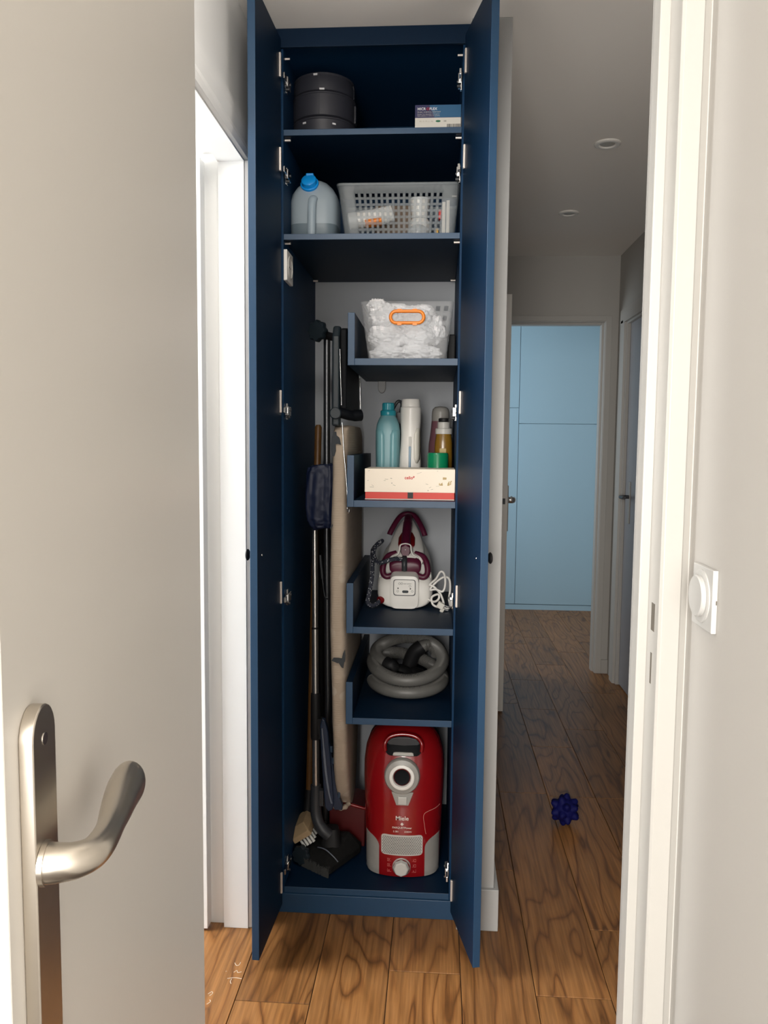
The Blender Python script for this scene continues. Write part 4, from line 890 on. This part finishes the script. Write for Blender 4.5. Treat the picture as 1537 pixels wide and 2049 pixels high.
for z, a, yf, dp in prof:
    r = []
    n = 48
    for k in range(n):
        t = 2*math.pi*k/n; c, s = math.cos(t), math.sin(t)
        x = vx+a*math.copysign(abs(c)**(2/VE), c)
        q = math.copysign(abs(s)**(2/VE), s)
        y = yf+dp+(dp*q if q < 0 else .13*q)
        r.append((x, y, z))
    rings.append(r)
loft(bm, rings); 
bm.faces.ensure_lookup_table()
for f in bm.faces:
    if f.calc_center_median().y > vprof(f.calc_center_median().z)[2]+vprof(f.calc_center_median().z)[3]+.01: f.material_index = 1
obj('body', bm, [M['red'], M['black']], vc, smooth=50)
def vpatch(name, z0, z1, ext, off, mt, th=.004, nx=14, nz=30, **kw):
    """a plate wrapped over the body; ext(z) gives its left and right edge at height z"""
    bm = BM(); rows = []
    for j in range(nz+1):
        z = z0+(z1-z0)*j/nz; a, b_ = ext(z)
        rows.append([bm.verts.new((a+(b_-a)*i/nx, vy(a+(b_-a)*i/nx, z)-off, z)) for i in range(nx+1)])
    for j in range(nz):
        for i in range(nx): bm.faces.new((rows[j][i], rows[j][i+1], rows[j+1][i+1], rows[j+1][i]))
    d = bmesh.ops.extrude_face_region(bm, geom=bm.faces[:]); bmesh.ops.translate(bm, verts=[v for v in d['geom'] if isinstance(v, bmesh.types.BMVert)], vec=(0, th, 0))
    return obj(name, bm, mt, vc, smooth=40, **kw)
def rr_ext(cx, cz, hx_, hz_, rad):
    def f(z):
        dz = max(0, abs(z-cz)-(hz_-rad)); h = hx_-rad+math.sqrt(max(0, rad*rad-dz*dz)); return cx-h, cx+h
    return f
gz0, gz1 = .152, .2155
vpatch('grille', gz0, gz1, rr_ext(vx, (gz0+gz1)/2, .0625, (gz1-gz0)/2, .010), .0012, M['lgrey'], nx=24, nz=36)
bm = BM(); row = 0; z = gz0+.006
while z < gz1-.004:
    x = vx-.057+(.0026 if row % 2 else 0)
    while x < vx+.058:
        y = vy(x, z)-.0014; bm.faces.new([bm.verts.new((x+.0017*math.cos(math.pi/3*k), y, z+.0019*math.sin(math.pi/3*k))) for k in range(6)]); x += .0052
    z += .0046; row += 1
obj('grille_holes', bm, M['ink'], vc, kind='stuff')
for s in (-1, 1):
    def ex(z, s=s):
        # inner edge curves outwards near the top
        t = max(0, (z-.172)/.031); inner = .0690+.0405*(1-math.sqrt(max(0, 1-min(1, t)**2)))
        return tuple(sorted((vx+s*inner, vx+s*.1125)))
    vpatch('bumper', ZF+.004, .2028, ex, .0022, M['grey'], nx=12, nz=44)
# hose inlet
iy = vy(vx, .392)
bm = BM(); P0 = Vector((vx-.002, iy, .392)); A_ = Vector((0, -1, .10)).normalized()
def ringpath(bm, c, ax, prof, n=40):
    u = Vector((1, 0, 0)); v = ax.cross(u).normalized(); u = v.cross(ax)
    R = [[bm.verts.new(c+ax*d+(u*math.cos(2*math.pi*k/n)+v*math.sin(2*math.pi*k/n))*r) for k in range(n)] for r, d in prof]
    for A, B in zip(R, R[1:]):
        for k in range(n): bm.faces.new((A[k], A[(k+1) % n], B[(k+1) % n], B[k]))
    return R
R = ringpath(bm, P0, A_, [(.0545, -.012), (.0535, .004), (.050, .010), (.037, .013)]); obj('inlet_cone', bm, M['grey'], vc, smooth=40)
bm = BM(); ringpath(bm, P0, A_, [(.0375, .008), (.0375, .0165), (.035, .018), (.0285, .018), (.026, .014), (.0255, -.004)]); obj('inlet_ring', bm, M['white'], vc, smooth=40)
bm = BM(); ringpath(bm, P0, A_, [(.0252, .010), (.0235, .012), (.0225, .004)]); obj('inlet_seal', bm, M['darkred'], vc, smooth=40)
bm = BM(); R = ringpath(bm, P0, A_, [(.0252, .0105), (.020, .0092), (.012, .0088)]); bm.faces.new(R[-1]); obj('inlet_hole', bm, M['tray'], vc, smooth=40)
vpatch('inlet_latch', .308, .346, lambda z: (vx-.018-.014*(z-.308)/.036, vx+.018+.014*(z-.308)/.036), .004, M['grey'], nx=10, nz=8)
obj('latch_button', bx(vx-.0135, vx+.0135, vy(vx, .32)-.0075, vy(vx, .32)+.006, .310, .334), M['lgrey'], vc, bevel=.002)
# carrying handle recess, arch and white badge
vpatch('handle_recess', .4476, .4998, rr_ext(vx, .4737, .056, .0263, .018), .0012, M['tray'], nx=20, nz=26)
bm = BM(); tube(bm, smooth_path([(vx-.055, vy(vx-.05, .462)-.004, .460), (vx-.056, vy(vx-.05, .475)-.010, .482), (vx-.044, vy(vx-.04, .495)-.014, .4985), (vx-.018, vy(vx, .505)-.016, .507), (vx+.018, vy(vx, .505)-.016, .507), (vx+.044, vy(vx+.04, .495)-.014, .4985), (vx+.056, vy(vx+.05, .475)-.010, .482), (vx+.055, vy(vx+.05, .462)-.004, .460)], 6), .006, 12); obj('carrying_handle', bm, M['red'], vc, smooth=60)
bm = BM(); prism(bm, [(vx-.050, .484), (vx-.038, .497), (vx-.016, .502), (vx+.016, .502), (vx+.038, .497), (vx+.050, .484), (vx+.044, .478), (vx, .475), (vx-.044, .478)], 'y', vy(vx, .49)-.013, vy(vx, .49)-.003); obj('handle_grip', bm, M['dark'], vc, bevel=.002)
bm = BM(); prism(bm, [(vx-.032, .449), (vx+.032, .449), (vx+.030, .457), (vx+.024, .459), (vx-.024, .459), (vx-.030, .457)], 'y', vy(vx, .453)-.004, vy(vx, .453)+.002); obj('badge', bm, M['lgrey'], vc, bevel=.001)
# dial
bm = BM(); dz_, dy_ = .1165, vy(vx, .1165)
ringpath(bm, Vector((vx, dy_, dz_)), Vector((0, -1, .05)).normalized(), [(.0275, -.003), (.0275, .004), (.0255, .008)], 40); obj('dial_base', bm, M['lgrey'], vc, smooth=40)
bm = BM(); R = ringpath(bm, Vector((vx-.001, dy_, dz_-.002)), Vector((0, -1, .05)).normalized(), [(.0255, .006), (.0215, .016), (.019, .018)], 8); bm.faces.new(R[-1]); obj('dial', bm, M['lgrey'], vc, bevel=.0015)
for s in (-1, 1):
    for q in range(3):
        x, z = vx+s*.037, .136-.017*q
        bm = BM(); y = vy(x, z)-.0006
        for (a, b_, c, d_) in ((-.0062, .0062, -.0042, -.0036), (-.0062, .0062, .0036, .0042), (-.0062, -.0056, -.0042, .0042), (.0056, .0062, -.0042, .0042), (-.003, .001, -.0008, .0008)):
            if q == 2 and c > 0: continue
            box(bm, x+a, x+b_, y, y+.002, z+c, z+d_)
        obj('dial_icon', bm, mat('pale_red_ink', (.55, .16, .14, 1), .4), vc)
def vtext(s, z, size, align='CENTER', x=None, bold=0, mt='silverink'):
    text('lettering', s, (vx if x is None else x, vy(vx, z)-.0022, z), size, M[mt], vc, align=align, bold=bold)
vtext('Miele', .2625, .0185, bold=.0002)
bm = BM(); prism(bm, [(vx, .2445), (vx+.0052, .2497), (vx, .2549), (vx-.0052, .2497)], 'y', vy(vx, .25)-.0012, vy(vx, .25)+.001); obj('diamond_mark', bm, M['silverink'], vc)
vtext('PARQUETPower', .2370, .0083, bold=.0001)
vtext('S 381', .2255, .0075, x=vx-.018); vtext('2200W', .2255, .0075, x=vx+.018)
# scratch
for k in range(1):
    sp = [(vx+.113, .288), (vx+.100, .2855), (vx+.082, .284), (vx+.068, .279), (vx+.064, .268), (vx+.067, .245), (vx+.070, .225), (vx+.072, .215)]
    bm = BM(); tube(bm, [(x, vy(x, z)-.0001, z) for x, z in [(p.x, p.z) for p in smooth_path([(a, 0, b_) for a, b_ in sp], 5)]], .0007, 5); obj('scratch', bm, mat('scratched_red', (.55, .25, .2, 1), .7), vc)

# red dustpan behind the mop head
dp = thing('dustpan', (-.24, 2.5, ZF), 'red dustpan half hidden between the ironing board and the vacuum', 'dustpan')
bm = BM(); loft(bm, [[(-.330, y, z0), (-.215, y, z0-.004*0), (-.213, y, z1), (-.332, y, z1+.03)] for y, z0, z1 in ((2.47, ZF, ZF+.130), (2.475, ZF, ZF+.132), (2.60, ZF, ZF+.13))]); obj('pan', bm, mat('shaded_red_plastic', (.085, .004, .005, 1), .45), dp, bevel=.003)  # pan red darkened, the shade inside it is put into the colour
bm = BM(); tube(bm, smooth_path([(-.335, 2.468, ZF+.163), (-.29, 2.466, ZF+.152), (-.25, 2.466, ZF+.140), (-.212, 2.468, ZF+.130)], 5), .005, 10); obj('lip', bm, M['red'], dp, smooth=60)

# ================================================================== LEFT GAP: ironing board and long-handled tools
ib = thing('ironing_board', (-.285, 2.5, .25), 'folded ironing board in a beige butterfly cover, stood upright in the cupboard', 'ironing board')
# cover: outline in Y,Z, swept across the thickness
lvl = [(.236, 2.445, 2.50), (.25, 2.415, 2.56), (.30, 2.36, 2.60), (.40, 2.315, 2.64), (.55, 2.275, 2.69), (.70, 2.255, 2.72), (.90, 2.245, 2.745), (1.10, 2.245, 2.755), (1.25, 2.250, 2.755), (1.36, 2.256, 2.75), (1.41, 2.262, 2.735), (1.432, 2.285, 2.70), (1.44, 2.32, 2.66)]
def xl_(z): return -.3005-.0055*math.exp(-((z-.95)/.25)**2) if z > .35 else -.3005+.010*(.35-z)/.11
rings = []
zz = []
for p, q in zip(lvl, lvl[1:]):
    for k in range(4): zz.append([a+(b_-a)*k/4 for a, b_ in zip(p, q)])
zz.append(list(lvl[-1]))
for z, y0, y1 in zz:
    xa, xb = xl_(z), -.2535; cxm, hw = (xa+xb)/2, (xb-xa)/2
    r = []
    for k in range(28):
        t = 2*math.pi*k/28; c, s = math.cos(t), math.sin(t)
        e = 5
        x = cxm+hw*math.copysign(abs(c)**(2/3.2), c); y = (y0+y1)/2+(y1-y0)/2*math.copysign(abs(s)**(2/14), s)
        w_ = .0016*noise.noise(Vector((x*20, y*12, z*9)))
        r.append((x+w_ if c < 0 else x, y+w_, z))
    rings.append(r)
bm = BM(); loft(bm, rings); obj('cover', bm, M['cover'], ib, smooth=60)
bm = BM()
for k in range(4):
    rngs = []
    yy0 = 2.43-.004*k
    tube(bm, smooth_path([(-.296+.002*k, 2.425-.01*k, .262+.022*k), (-.280, 2.408-.012*k, .258+.022*k), (-.262+.001*k, 2.412-.012*k, .262+.024*k)], 6), [.003+.0025*abs(math.sin(i*.9)) for i in range(13)], 8)
obj('gathered_hem', bm, M['cover'], ib, smooth=60)
bm = BM(); tube(bm, smooth_path([(-.262, 2.42, .246), (-.275, 2.40, .240), (-.300, 2.395, .243), (-.315, 2.40, .254), (-.316, 2.405, .268), (-.302, 2.41, .272)], 6), [.0075+.0015*math.sin(i*1.7) for i in range(31)], 10); obj('drawstring_tail', bm, M['cover'], ib, smooth=60)
def butterfly(pts, y, x0=None, fold=None):
    """flat print wrapped over the front edge of the cover"""
    bm = BM(); F = [(p[0], p[1]) for p in pts]
    vs = [bm.verts.new((a, y, b_)) for a, b_ in F]; bm.faces.new(vs); 
    d = bmesh.ops.extrude_face_region(bm, geom=bm.faces[:]); bmesh.ops.translate(bm, verts=[v for v in d['geom'] if isinstance(v, bmesh.types.BMVert)], vec=(0, .003, 0))
    obj('butterfly_print', bm, mat('dark_grey_print', (.035, .04, .045, 1), .85), ib, label='dark grey butterfly print')
s = .0285
yb_ = 2.2435
butterfly([(-.2965, .756), (-.290, .765), (-.276, .765), (-.266, .7635), (-.2625, .779), (-.2575, .790), (-.2555, .772), (-.2565, .756), (-.259, .752), (-.2615, .735), (-.266, .737), (-.275, .750), (-.279, .7495), (-.286, .7525)], 2.2445)
butterfly([(-.301, 1.385), (-.298, 1.406), (-.292, 1.421), (-.286, 1.420), (-.285, 1.410), (-.277, 1.404), (-.272, 1.383), (-.281, 1.386), (-.288, 1.385), (-.287, 1.366), (-.292, 1.350), (-.298, 1.352), (-.300, 1.368)], 2.2530)
butterfly([(-.300, 1.148), (-.2935, 1.158), (-.2945, 1.150), (-.3005, 1.140)], 2.2425)
# black iron rest at the top
fr = [(2.262, 1.445), (2.258, 1.50), (2.262, 1.68), (2.276, 1.716), (2.30, 1.724), (2.46, 1.70), (2.56, 1.66), (2.56, 1.60), (2.30, 1.62), (2.295, 1.50), (2.30, 1.445)]
bm = BM(); prism(bm, [(2.262, 1.437), (2.262, 1.69), (2.285, 1.722), (2.31, 1.7245), (2.31, 1.437)], 'x', -.3005, -.279); obj('rest_frame', bm, M['bluegrey'], ib, bevel=.006, seg=3)
bm = BM(); prism(bm, [(2.295, 1.46), (2.295, 1.715), (2.33, 1.722), (2.60, 1.70), (2.66, 1.64), (2.68, 1.47)], 'x', -.282, -.262); obj('rest_tray', bm, M['tray'], ib, bevel=.004)
bm = BM(); cyl(bm, (-.289, 2.262, 1.473), (-.289, 2.250, 1.473), .017, 24); obj('pivot_cap', bm, M['bluegrey'], ib, smooth=40, bevel=.003)
bm = BM(); tube(bm, smooth_path([(-.285, 2.275, 1.478), (-.265, 2.285, 1.472), (-.245, 2.30, 1.468), (-.222, 2.315, 1.470)], 4), [.015]*9+[.0165]*4, 18); obj('rest_roller', bm, M['tray'], ib, smooth=50)
bm = BM(); tube(bm, smooth_path([(-.2765, 2.252, 1.652), (-.2735, 2.250, 1.56), (-.2705, 2.246, 1.495)], 4), .0016, 8); tube(bm, smooth_path([(-.268, 2.243, 1.447), (-.263, 2.240, 1.37), (-.2555, 2.240, 1.29), (-.2525, 2.240, 1.235), (-.2505, 2.230, 1.200), (-.246, 2.217, 1.191), (-.243, 2.215, 1.202)], 5), .0016, 8); obj('wire_rod', bm, M['chrome'], ib, smooth=60)
bm = BM(); tube(bm, [(-.2535, 2.60, 1.60), (-.2505, 2.60, 1.50)], .002, 8); obj('wire_rod', bm, M['chrome'], ib, smooth=60)
# leg with its scalloped foot caps
bm = BM(); tube(bm, [(-.348, 2.50, 1.722), (-.3465, 2.50, 1.10), (-.341, 2.50, .56), (-.348, 2.50, .15)], .0105, 16); obj('leg_or_gap_filler', bm, mat('grey_steel_tube', (.16, .165, .175, 1), .33, .9), ib, smooth=50)
bm = BM(); tube(bm, smooth_path([(-.320, 2.515, 1.720), (-.345, 2.49, 1.722), (-.368, 2.465, 1.732)], 4), .0125, 14); obj('foot_bar', bm, M['black'], ib, smooth=50)
def star_knob(name, c, ax, r, h, lobes, mt, parent):
    ax = Vector(ax).normalized(); u = ax.cross(Vector((0, 0, 1))).normalized(); v = ax.cross(u); bm = BM(); n = lobes*6
    R = []
    for d, k_ in ((0, .93), (.15*h, 1), (.8*h, 1), (h, .90), (h*1.05, .5)):
        R.append([Vector(c)+ax*d+(u*math.cos(2*math.pi*k/n)+v*math.sin(2*math.pi*k/n))*r*k_*(1+.09*math.cos(lobes*2*math.pi*k/n)) for k in range(n)])
    loft(bm, R); return obj(name, bm, mt, parent, smooth=40)
star_knob('foot_cap', (-.366, 2.468, 1.732), (-.45, -.88, .0), .031, .022, 8, M['bluegrey'], ib)
bm = BM(); tube(bm, smooth_path([(-.348, 2.50, .15), (-.352, 2.47, .125), (-.385, 2.37, .108), (-.402, 2.345, .106)], 4), .010, 12); obj('foot_bar', bm, M['black'], ib, smooth=50)
star_knob('foot_cap', (-.397, 2.352, .108), (-.35, -.9, .1), .0285, .020, 8, M['bluegrey'], ib)
for lx in (-.386, -.366):
    bm = BM(); tube(bm, [(lx, 2.66, 1.13), (lx, 2.66, .14)], .0115, 14); obj('leg_or_gap_filler', bm, M['black'], ib, smooth=50)  # unseen black tubes added to darken the gap behind the wand
bm = BM(); tube(bm, smooth_path([(-.357, 2.43, 1.040), (-.3535, 2.43, 1.00), (-.350, 2.43, .965)], 3), .0042, 8); tube(bm, smooth_path([(-.350, 2.43, .965), (-.3455, 2.43, .925), (-.340, 2.43, .905), (-.332, 2.44, .900)], 4), .0020, 8); obj('release_lever', bm, M['dark'], ib, smooth=60)

# vacuum wand and floor head
vw = thing('vacuum_wand', (-.36, 2.42, ZF), 'chrome telescopic vacuum wand with black floor head leaning in the left gap', 'vacuum wand')
def wp(z): # slight lean
    t = (z-.30)/(1.16-.30); return Vector((-.3625-.014*t, 2.385+.055*t, z))
bm = BM(); tube(bm, [wp(.81), wp(1.20)], .0092, 16); obj('upper_tube', bm, M['tubesteel'], vw, smooth=50)
bm = BM(); tube(bm, [wp(.60), wp(.815)], .0105, 16); obj('middle_tube', bm, M['tubesteel'], vw, smooth=50)
bm = BM(); tube(bm, [wp(.808), wp(.8135)], .0109, 16); obj('seam_ring', bm, M['black'], vw, smooth=50)
bm = BM(); tube(bm, [wp(.462), wp(.47), wp(.60), wp(.607)], [.0145, .016, .0150, .0135], 16); box(bm, -.360, -.342, 2.385, 2.41, .465, .53); obj('slider', bm, M['black'], vw, smooth=40)
bm = BM(); tube(bm, [wp(.30), wp(.465)], .0112, 16); obj('lower_tube', bm, M['tubesteel'], vw, smooth=50)
bm = BM(); tube(bm, smooth_path([wp(.318), wp(.300), (-.3615, 2.380, .235), (-.352, 2.372, .200), (-.335, 2.365, .180), (-.318, 2.365, .165)], 5), [.0165]*8+[.0175]*10+[.0185]*8, 18); box(bm, -.349, -.337, 2.372, 2.392, .255, .305); obj('elbow', bm, M['dark'], vw, smooth=50)
# floor head lying tilted
bm = BM(); hd = [(-.405, 2.395), (-.392, 2.335), (-.315, 2.278), (-.302, 2.282), (-.225, 2.415), (-.222, 2.44), (-.30, 2.47)]
A = [bm.verts.new((x, y, ZF+.006)) for x, y in hd]; B = [bm.verts.new((x, y, ZF+.030)) for x, y in hd]
top = [(-.375, 2.405, ZF+.046), (-.365, 2.365, ZF+.046), (-.325, 2.335, ZF+.05), (-.315, 2.335, ZF+.052), (-.262, 2.42, ZF+.072), (-.262, 2.43, ZF+.072), (-.31, 2.44, ZF+.066)]
C = [bm.verts.new(p) for p in top]; n = len(hd)
bm.faces.new(A[::-1]); bm.faces.new(C)
for P, Q in ((A, B), (B, C)):
    for i in range(n): bm.faces.new((P[i], P[(i+1) % n], Q[(i+1) % n], Q[i]))
obj('floor_head', bm, M['rubber'], vw, bevel=.005, seg=3)
bm = BM(); rngs = random.Random(3)
a, b_ = Vector((-.396, 2.338, 0)), Vector((-.306, 2.276, 0)); t_ = (b_-a).normalized(); n_ = Vector((t_.y, -t_.x, 0))
for k in range(60):
    p = a.lerp(b_, k/59); h = rngs.uniform(.022, .032); q = p+n_*rngs.uniform(.003, .006)
    box(bm, q.x-.0012, q.x+.0012, q.y-.002, q.y+.006, ZF+.001, ZF+h)
obj('bristle_strip', bm, mat('dusty_bristle', (.035, .036, .035, 1), .9), vw, kind='stuff')
bm = BM(); tube(bm, smooth_path([(-.352, 2.356, ZF+.052), (-.325, 2.33, ZF+.060), (-.298, 2.315, ZF+.047), (-.283, 2.315, ZF+.030)], 5), .0018, 6); obj('head_seam', bm, M['greystrip'], vw, smooth=60)
bm = BM(); loft(bm, [se(-.312, 2.385, z, a, b_, 3, 20) for z, a, b_ in ((ZF+.045, .035, .035), (ZF+.075, .028, .028), (ZF+.105, .021, .021))]); obj('neck_joint', bm, M['black'], vw, smooth=50)
# wooden broom
br = thing('deck_brush', (-.40, 2.47, ZF), 'wooden stick brush with a beech head and white bristles', 'brush')
bm = BM(); tube(bm, [(-.3895, 2.60, 1.448), (-.3895, 2.60, 1.44), (-.4035, 2.51, .24)], [.007, .0115, .0115], 14); obj('stick', bm, M['stick'], br, smooth=50)
bm = BM(); tube(bm, [(-.4027, 2.510, .245), (-.4065, 2.49, .165)], .0145, 14); obj('ferrule', bm, M['black'], br, smooth=50)
bm = BM(); tube(bm, [(-.4063, 2.491, .172), (-.4067, 2.489, .160)], .0148, 14); obj('ferrule_ring', bm, M['beech'], br, smooth=50)
# block: slanted wooden head pointing to the viewer
bm = BM()
ang = math.radians(-33)
def bp(u, v, w_):  # u along face width (x,z rotated), v depth, w up from block base
    x = u*math.cos(ang)-w_*math.sin(ang)*-1*0; 
    return Vector((-.400+u*math.cos(-ang)-w_*math.sin(-ang), 2.37+v, .148+u*math.sin(-ang)+w_*math.cos(-ang)))
outl = [(-.033, .0), (-.030, -.006), (.028, -.006), (.0315, 0), (.0315, .10), (.020, .125), (-.018, .125), (-.033, .10)]
A = [bm.verts.new(bp(u, v, 0)) for u, v in outl]; B = [bm.verts.new(bp(u*.96, v, .017)) for u, v in outl]; C = [bm.verts.new(bp(u*.55, .035+v*.7, .036)) for u, v in outl]
n = len(outl); bm.faces.new(A[::-1]); bm.faces.new(C)
for P, Q in ((A, B), (B, C)):
    for i in range(n): bm.faces.new((P[i], P[(i+1) % n], Q[(i+1) % n], Q[i]))
obj('head', bm, M['beech'], br, bevel=.0025)
for ru in range(4):
    for rv in range(5):
        u, v = -.012+.0115*ru, .004+.024*rv
        if u < -.02: continue
        bm = BM(); tube(bm, [bp(u, v, .001), bp(u+.001, v-.001, -.026)], [.0036, .0052], 9); obj('bristle_tuft', bm, M['bristle'], br, smooth=50)
# navy pouch over the wand top
bm = BM(); rings = []
for z, a, b_, dx in ((1.322, .026, .012, .006), (1.318, .036, .02, .004), (1.30, .039, .024, .002), (1.25, .0405, .026, 0), (1.20, .040, .026, 0), (1.16, .038, .024, .001), (1.14, .033, .020, .004), (1.126, .026, .014, .008)):
    r = []
    for k in range(72):
        t = 2*math.pi*k/72; c, s_ = math.cos(t), math.sin(t); f = 1+.06*math.sin(5*t+z*10)+.05*math.sin(9*t-z*12)+.22*noise.noise(Vector((2.2*c, 2.2*s_, z*9)))-.10*abs(noise.noise(Vector((5*c, 5*s_, z*7+3))))
        r.append((-.3545+dx+1.08*a*f*math.copysign(abs(c)**.7, c), 2.405+b_*f*math.copysign(abs(s_)**.7, s_), z+.004*math.cos(t)+.002*math.sin(3*t)))
    rings.append(r)
fine_ = []
for p, q in zip(rings, rings[1:]):
    for k in range(5): fine_.append([tuple(Vector(a).lerp(Vector(b_), k/5)+Vector((0, 0.004*noise.noise(Vector(a)*60+Vector((0, 0, k*.7))), 0))) for a, b_ in zip(p, q)])
fine_.append(rings[-1])
bm = BM(); loft(bm, fine_); obj('navy_pouch', bm, M['navycloth'], label='navy blue fabric pouch hanging over the top of the chrome wand', cat='pouch', smooth=70)
# folded navy flat mop
mp = thing('flat_mop', (-.32, 2.42, .25), 'navy folded flat mop plate with a grey strip beside the ironing board', 'mop')
bm = BM(); prism(bm, [(-.352, .520), (-.346, .540), (-.338, .537), (-.328, .50), (-.3185, .40), (-.309, .27), (-.313, .252), (-.326, .246), (-.336, .26), (-.344, .36), (-.350, .46)], 'y', 2.405, 2.425); obj('left_plate', bm, M['navyplastic'], mp, bevel=.003)
bm = BM(); prism(bm, [(-.337, .528), (-.329, .500), (-.318, .42), (-.300, .30), (-.283, .262), (-.284, .246), (-.308, .246), (-.313, .262), (-.321, .38), (-.331, .49)], 'y', 2.418, 2.436); pr_ = obj('right_plate', bm, M['navyplastic'], mp, bevel=.003)
bm = BM(); tube(bm, smooth_path([(-.3455, 2.402, .512), (-.340, 2.402, .45), (-.334, 2.402, .38), (-.324, 2.402, .31), (-.315, 2.402, .275)], 5), [.0028]*6+[.0042]*9+[.0032]*6, 8); obj('grey_strip', bm, M['greystrip'], mp, smooth=60)
for k in range(5):
    z = .44-.036*k; x = -.3185+.0062*k
    bm = BM(); box(bm, x-.0038, x+.0038, 2.4165, 2.42, z-.010, z+.010); obj('plate_rib', bm, mat('blue_rib_plastic', (.016, .04, .075, 1), .4), mp, bevel=.0012)

for o in [q for q in col.objects if q.parent == mp]: o.location += Vector((.008, -.06, .005))

# ================================================================== spiky blue toy on the hallway floor
bm = BM(); c = Vector((.4905, 2.84, .0535)); R0 = .0432
d = bmesh.ops.create_icosphere(bm, subdivisions=5, radius=1)
ico = BM(); bmesh.ops.create_icosphere(ico, subdivisions=1, radius=1)
dirs = [v.co.normalized() for v in ico.verts]
extra = [f.calc_center_median().normalized() for f in ico.faces]; ico.free()
rotm = Matrix.Rotation(.35, 3, 'Y') @ Matrix.Rotation(.4, 3, 'X')
dirs = [rotm @ q for q in extra]
for v in bm.verts:
    p = v.co.normalized(); q = max(p.dot(k) for k in dirs); a = math.acos(max(-1, min(1, q)))
    h = max(0, 1-a/.36); v.co = c+p*(R0+.0145*min(1, h*1.35))
zmin = min(v.co.z for v in bm.verts)
for v in bm.verts: v.co.z -= zmin-.0003
obj('spiky_ball', bm, M['toy'], label='dark blue knobbly rubber ball lying on the hallway floor', cat='ball', smooth=50)
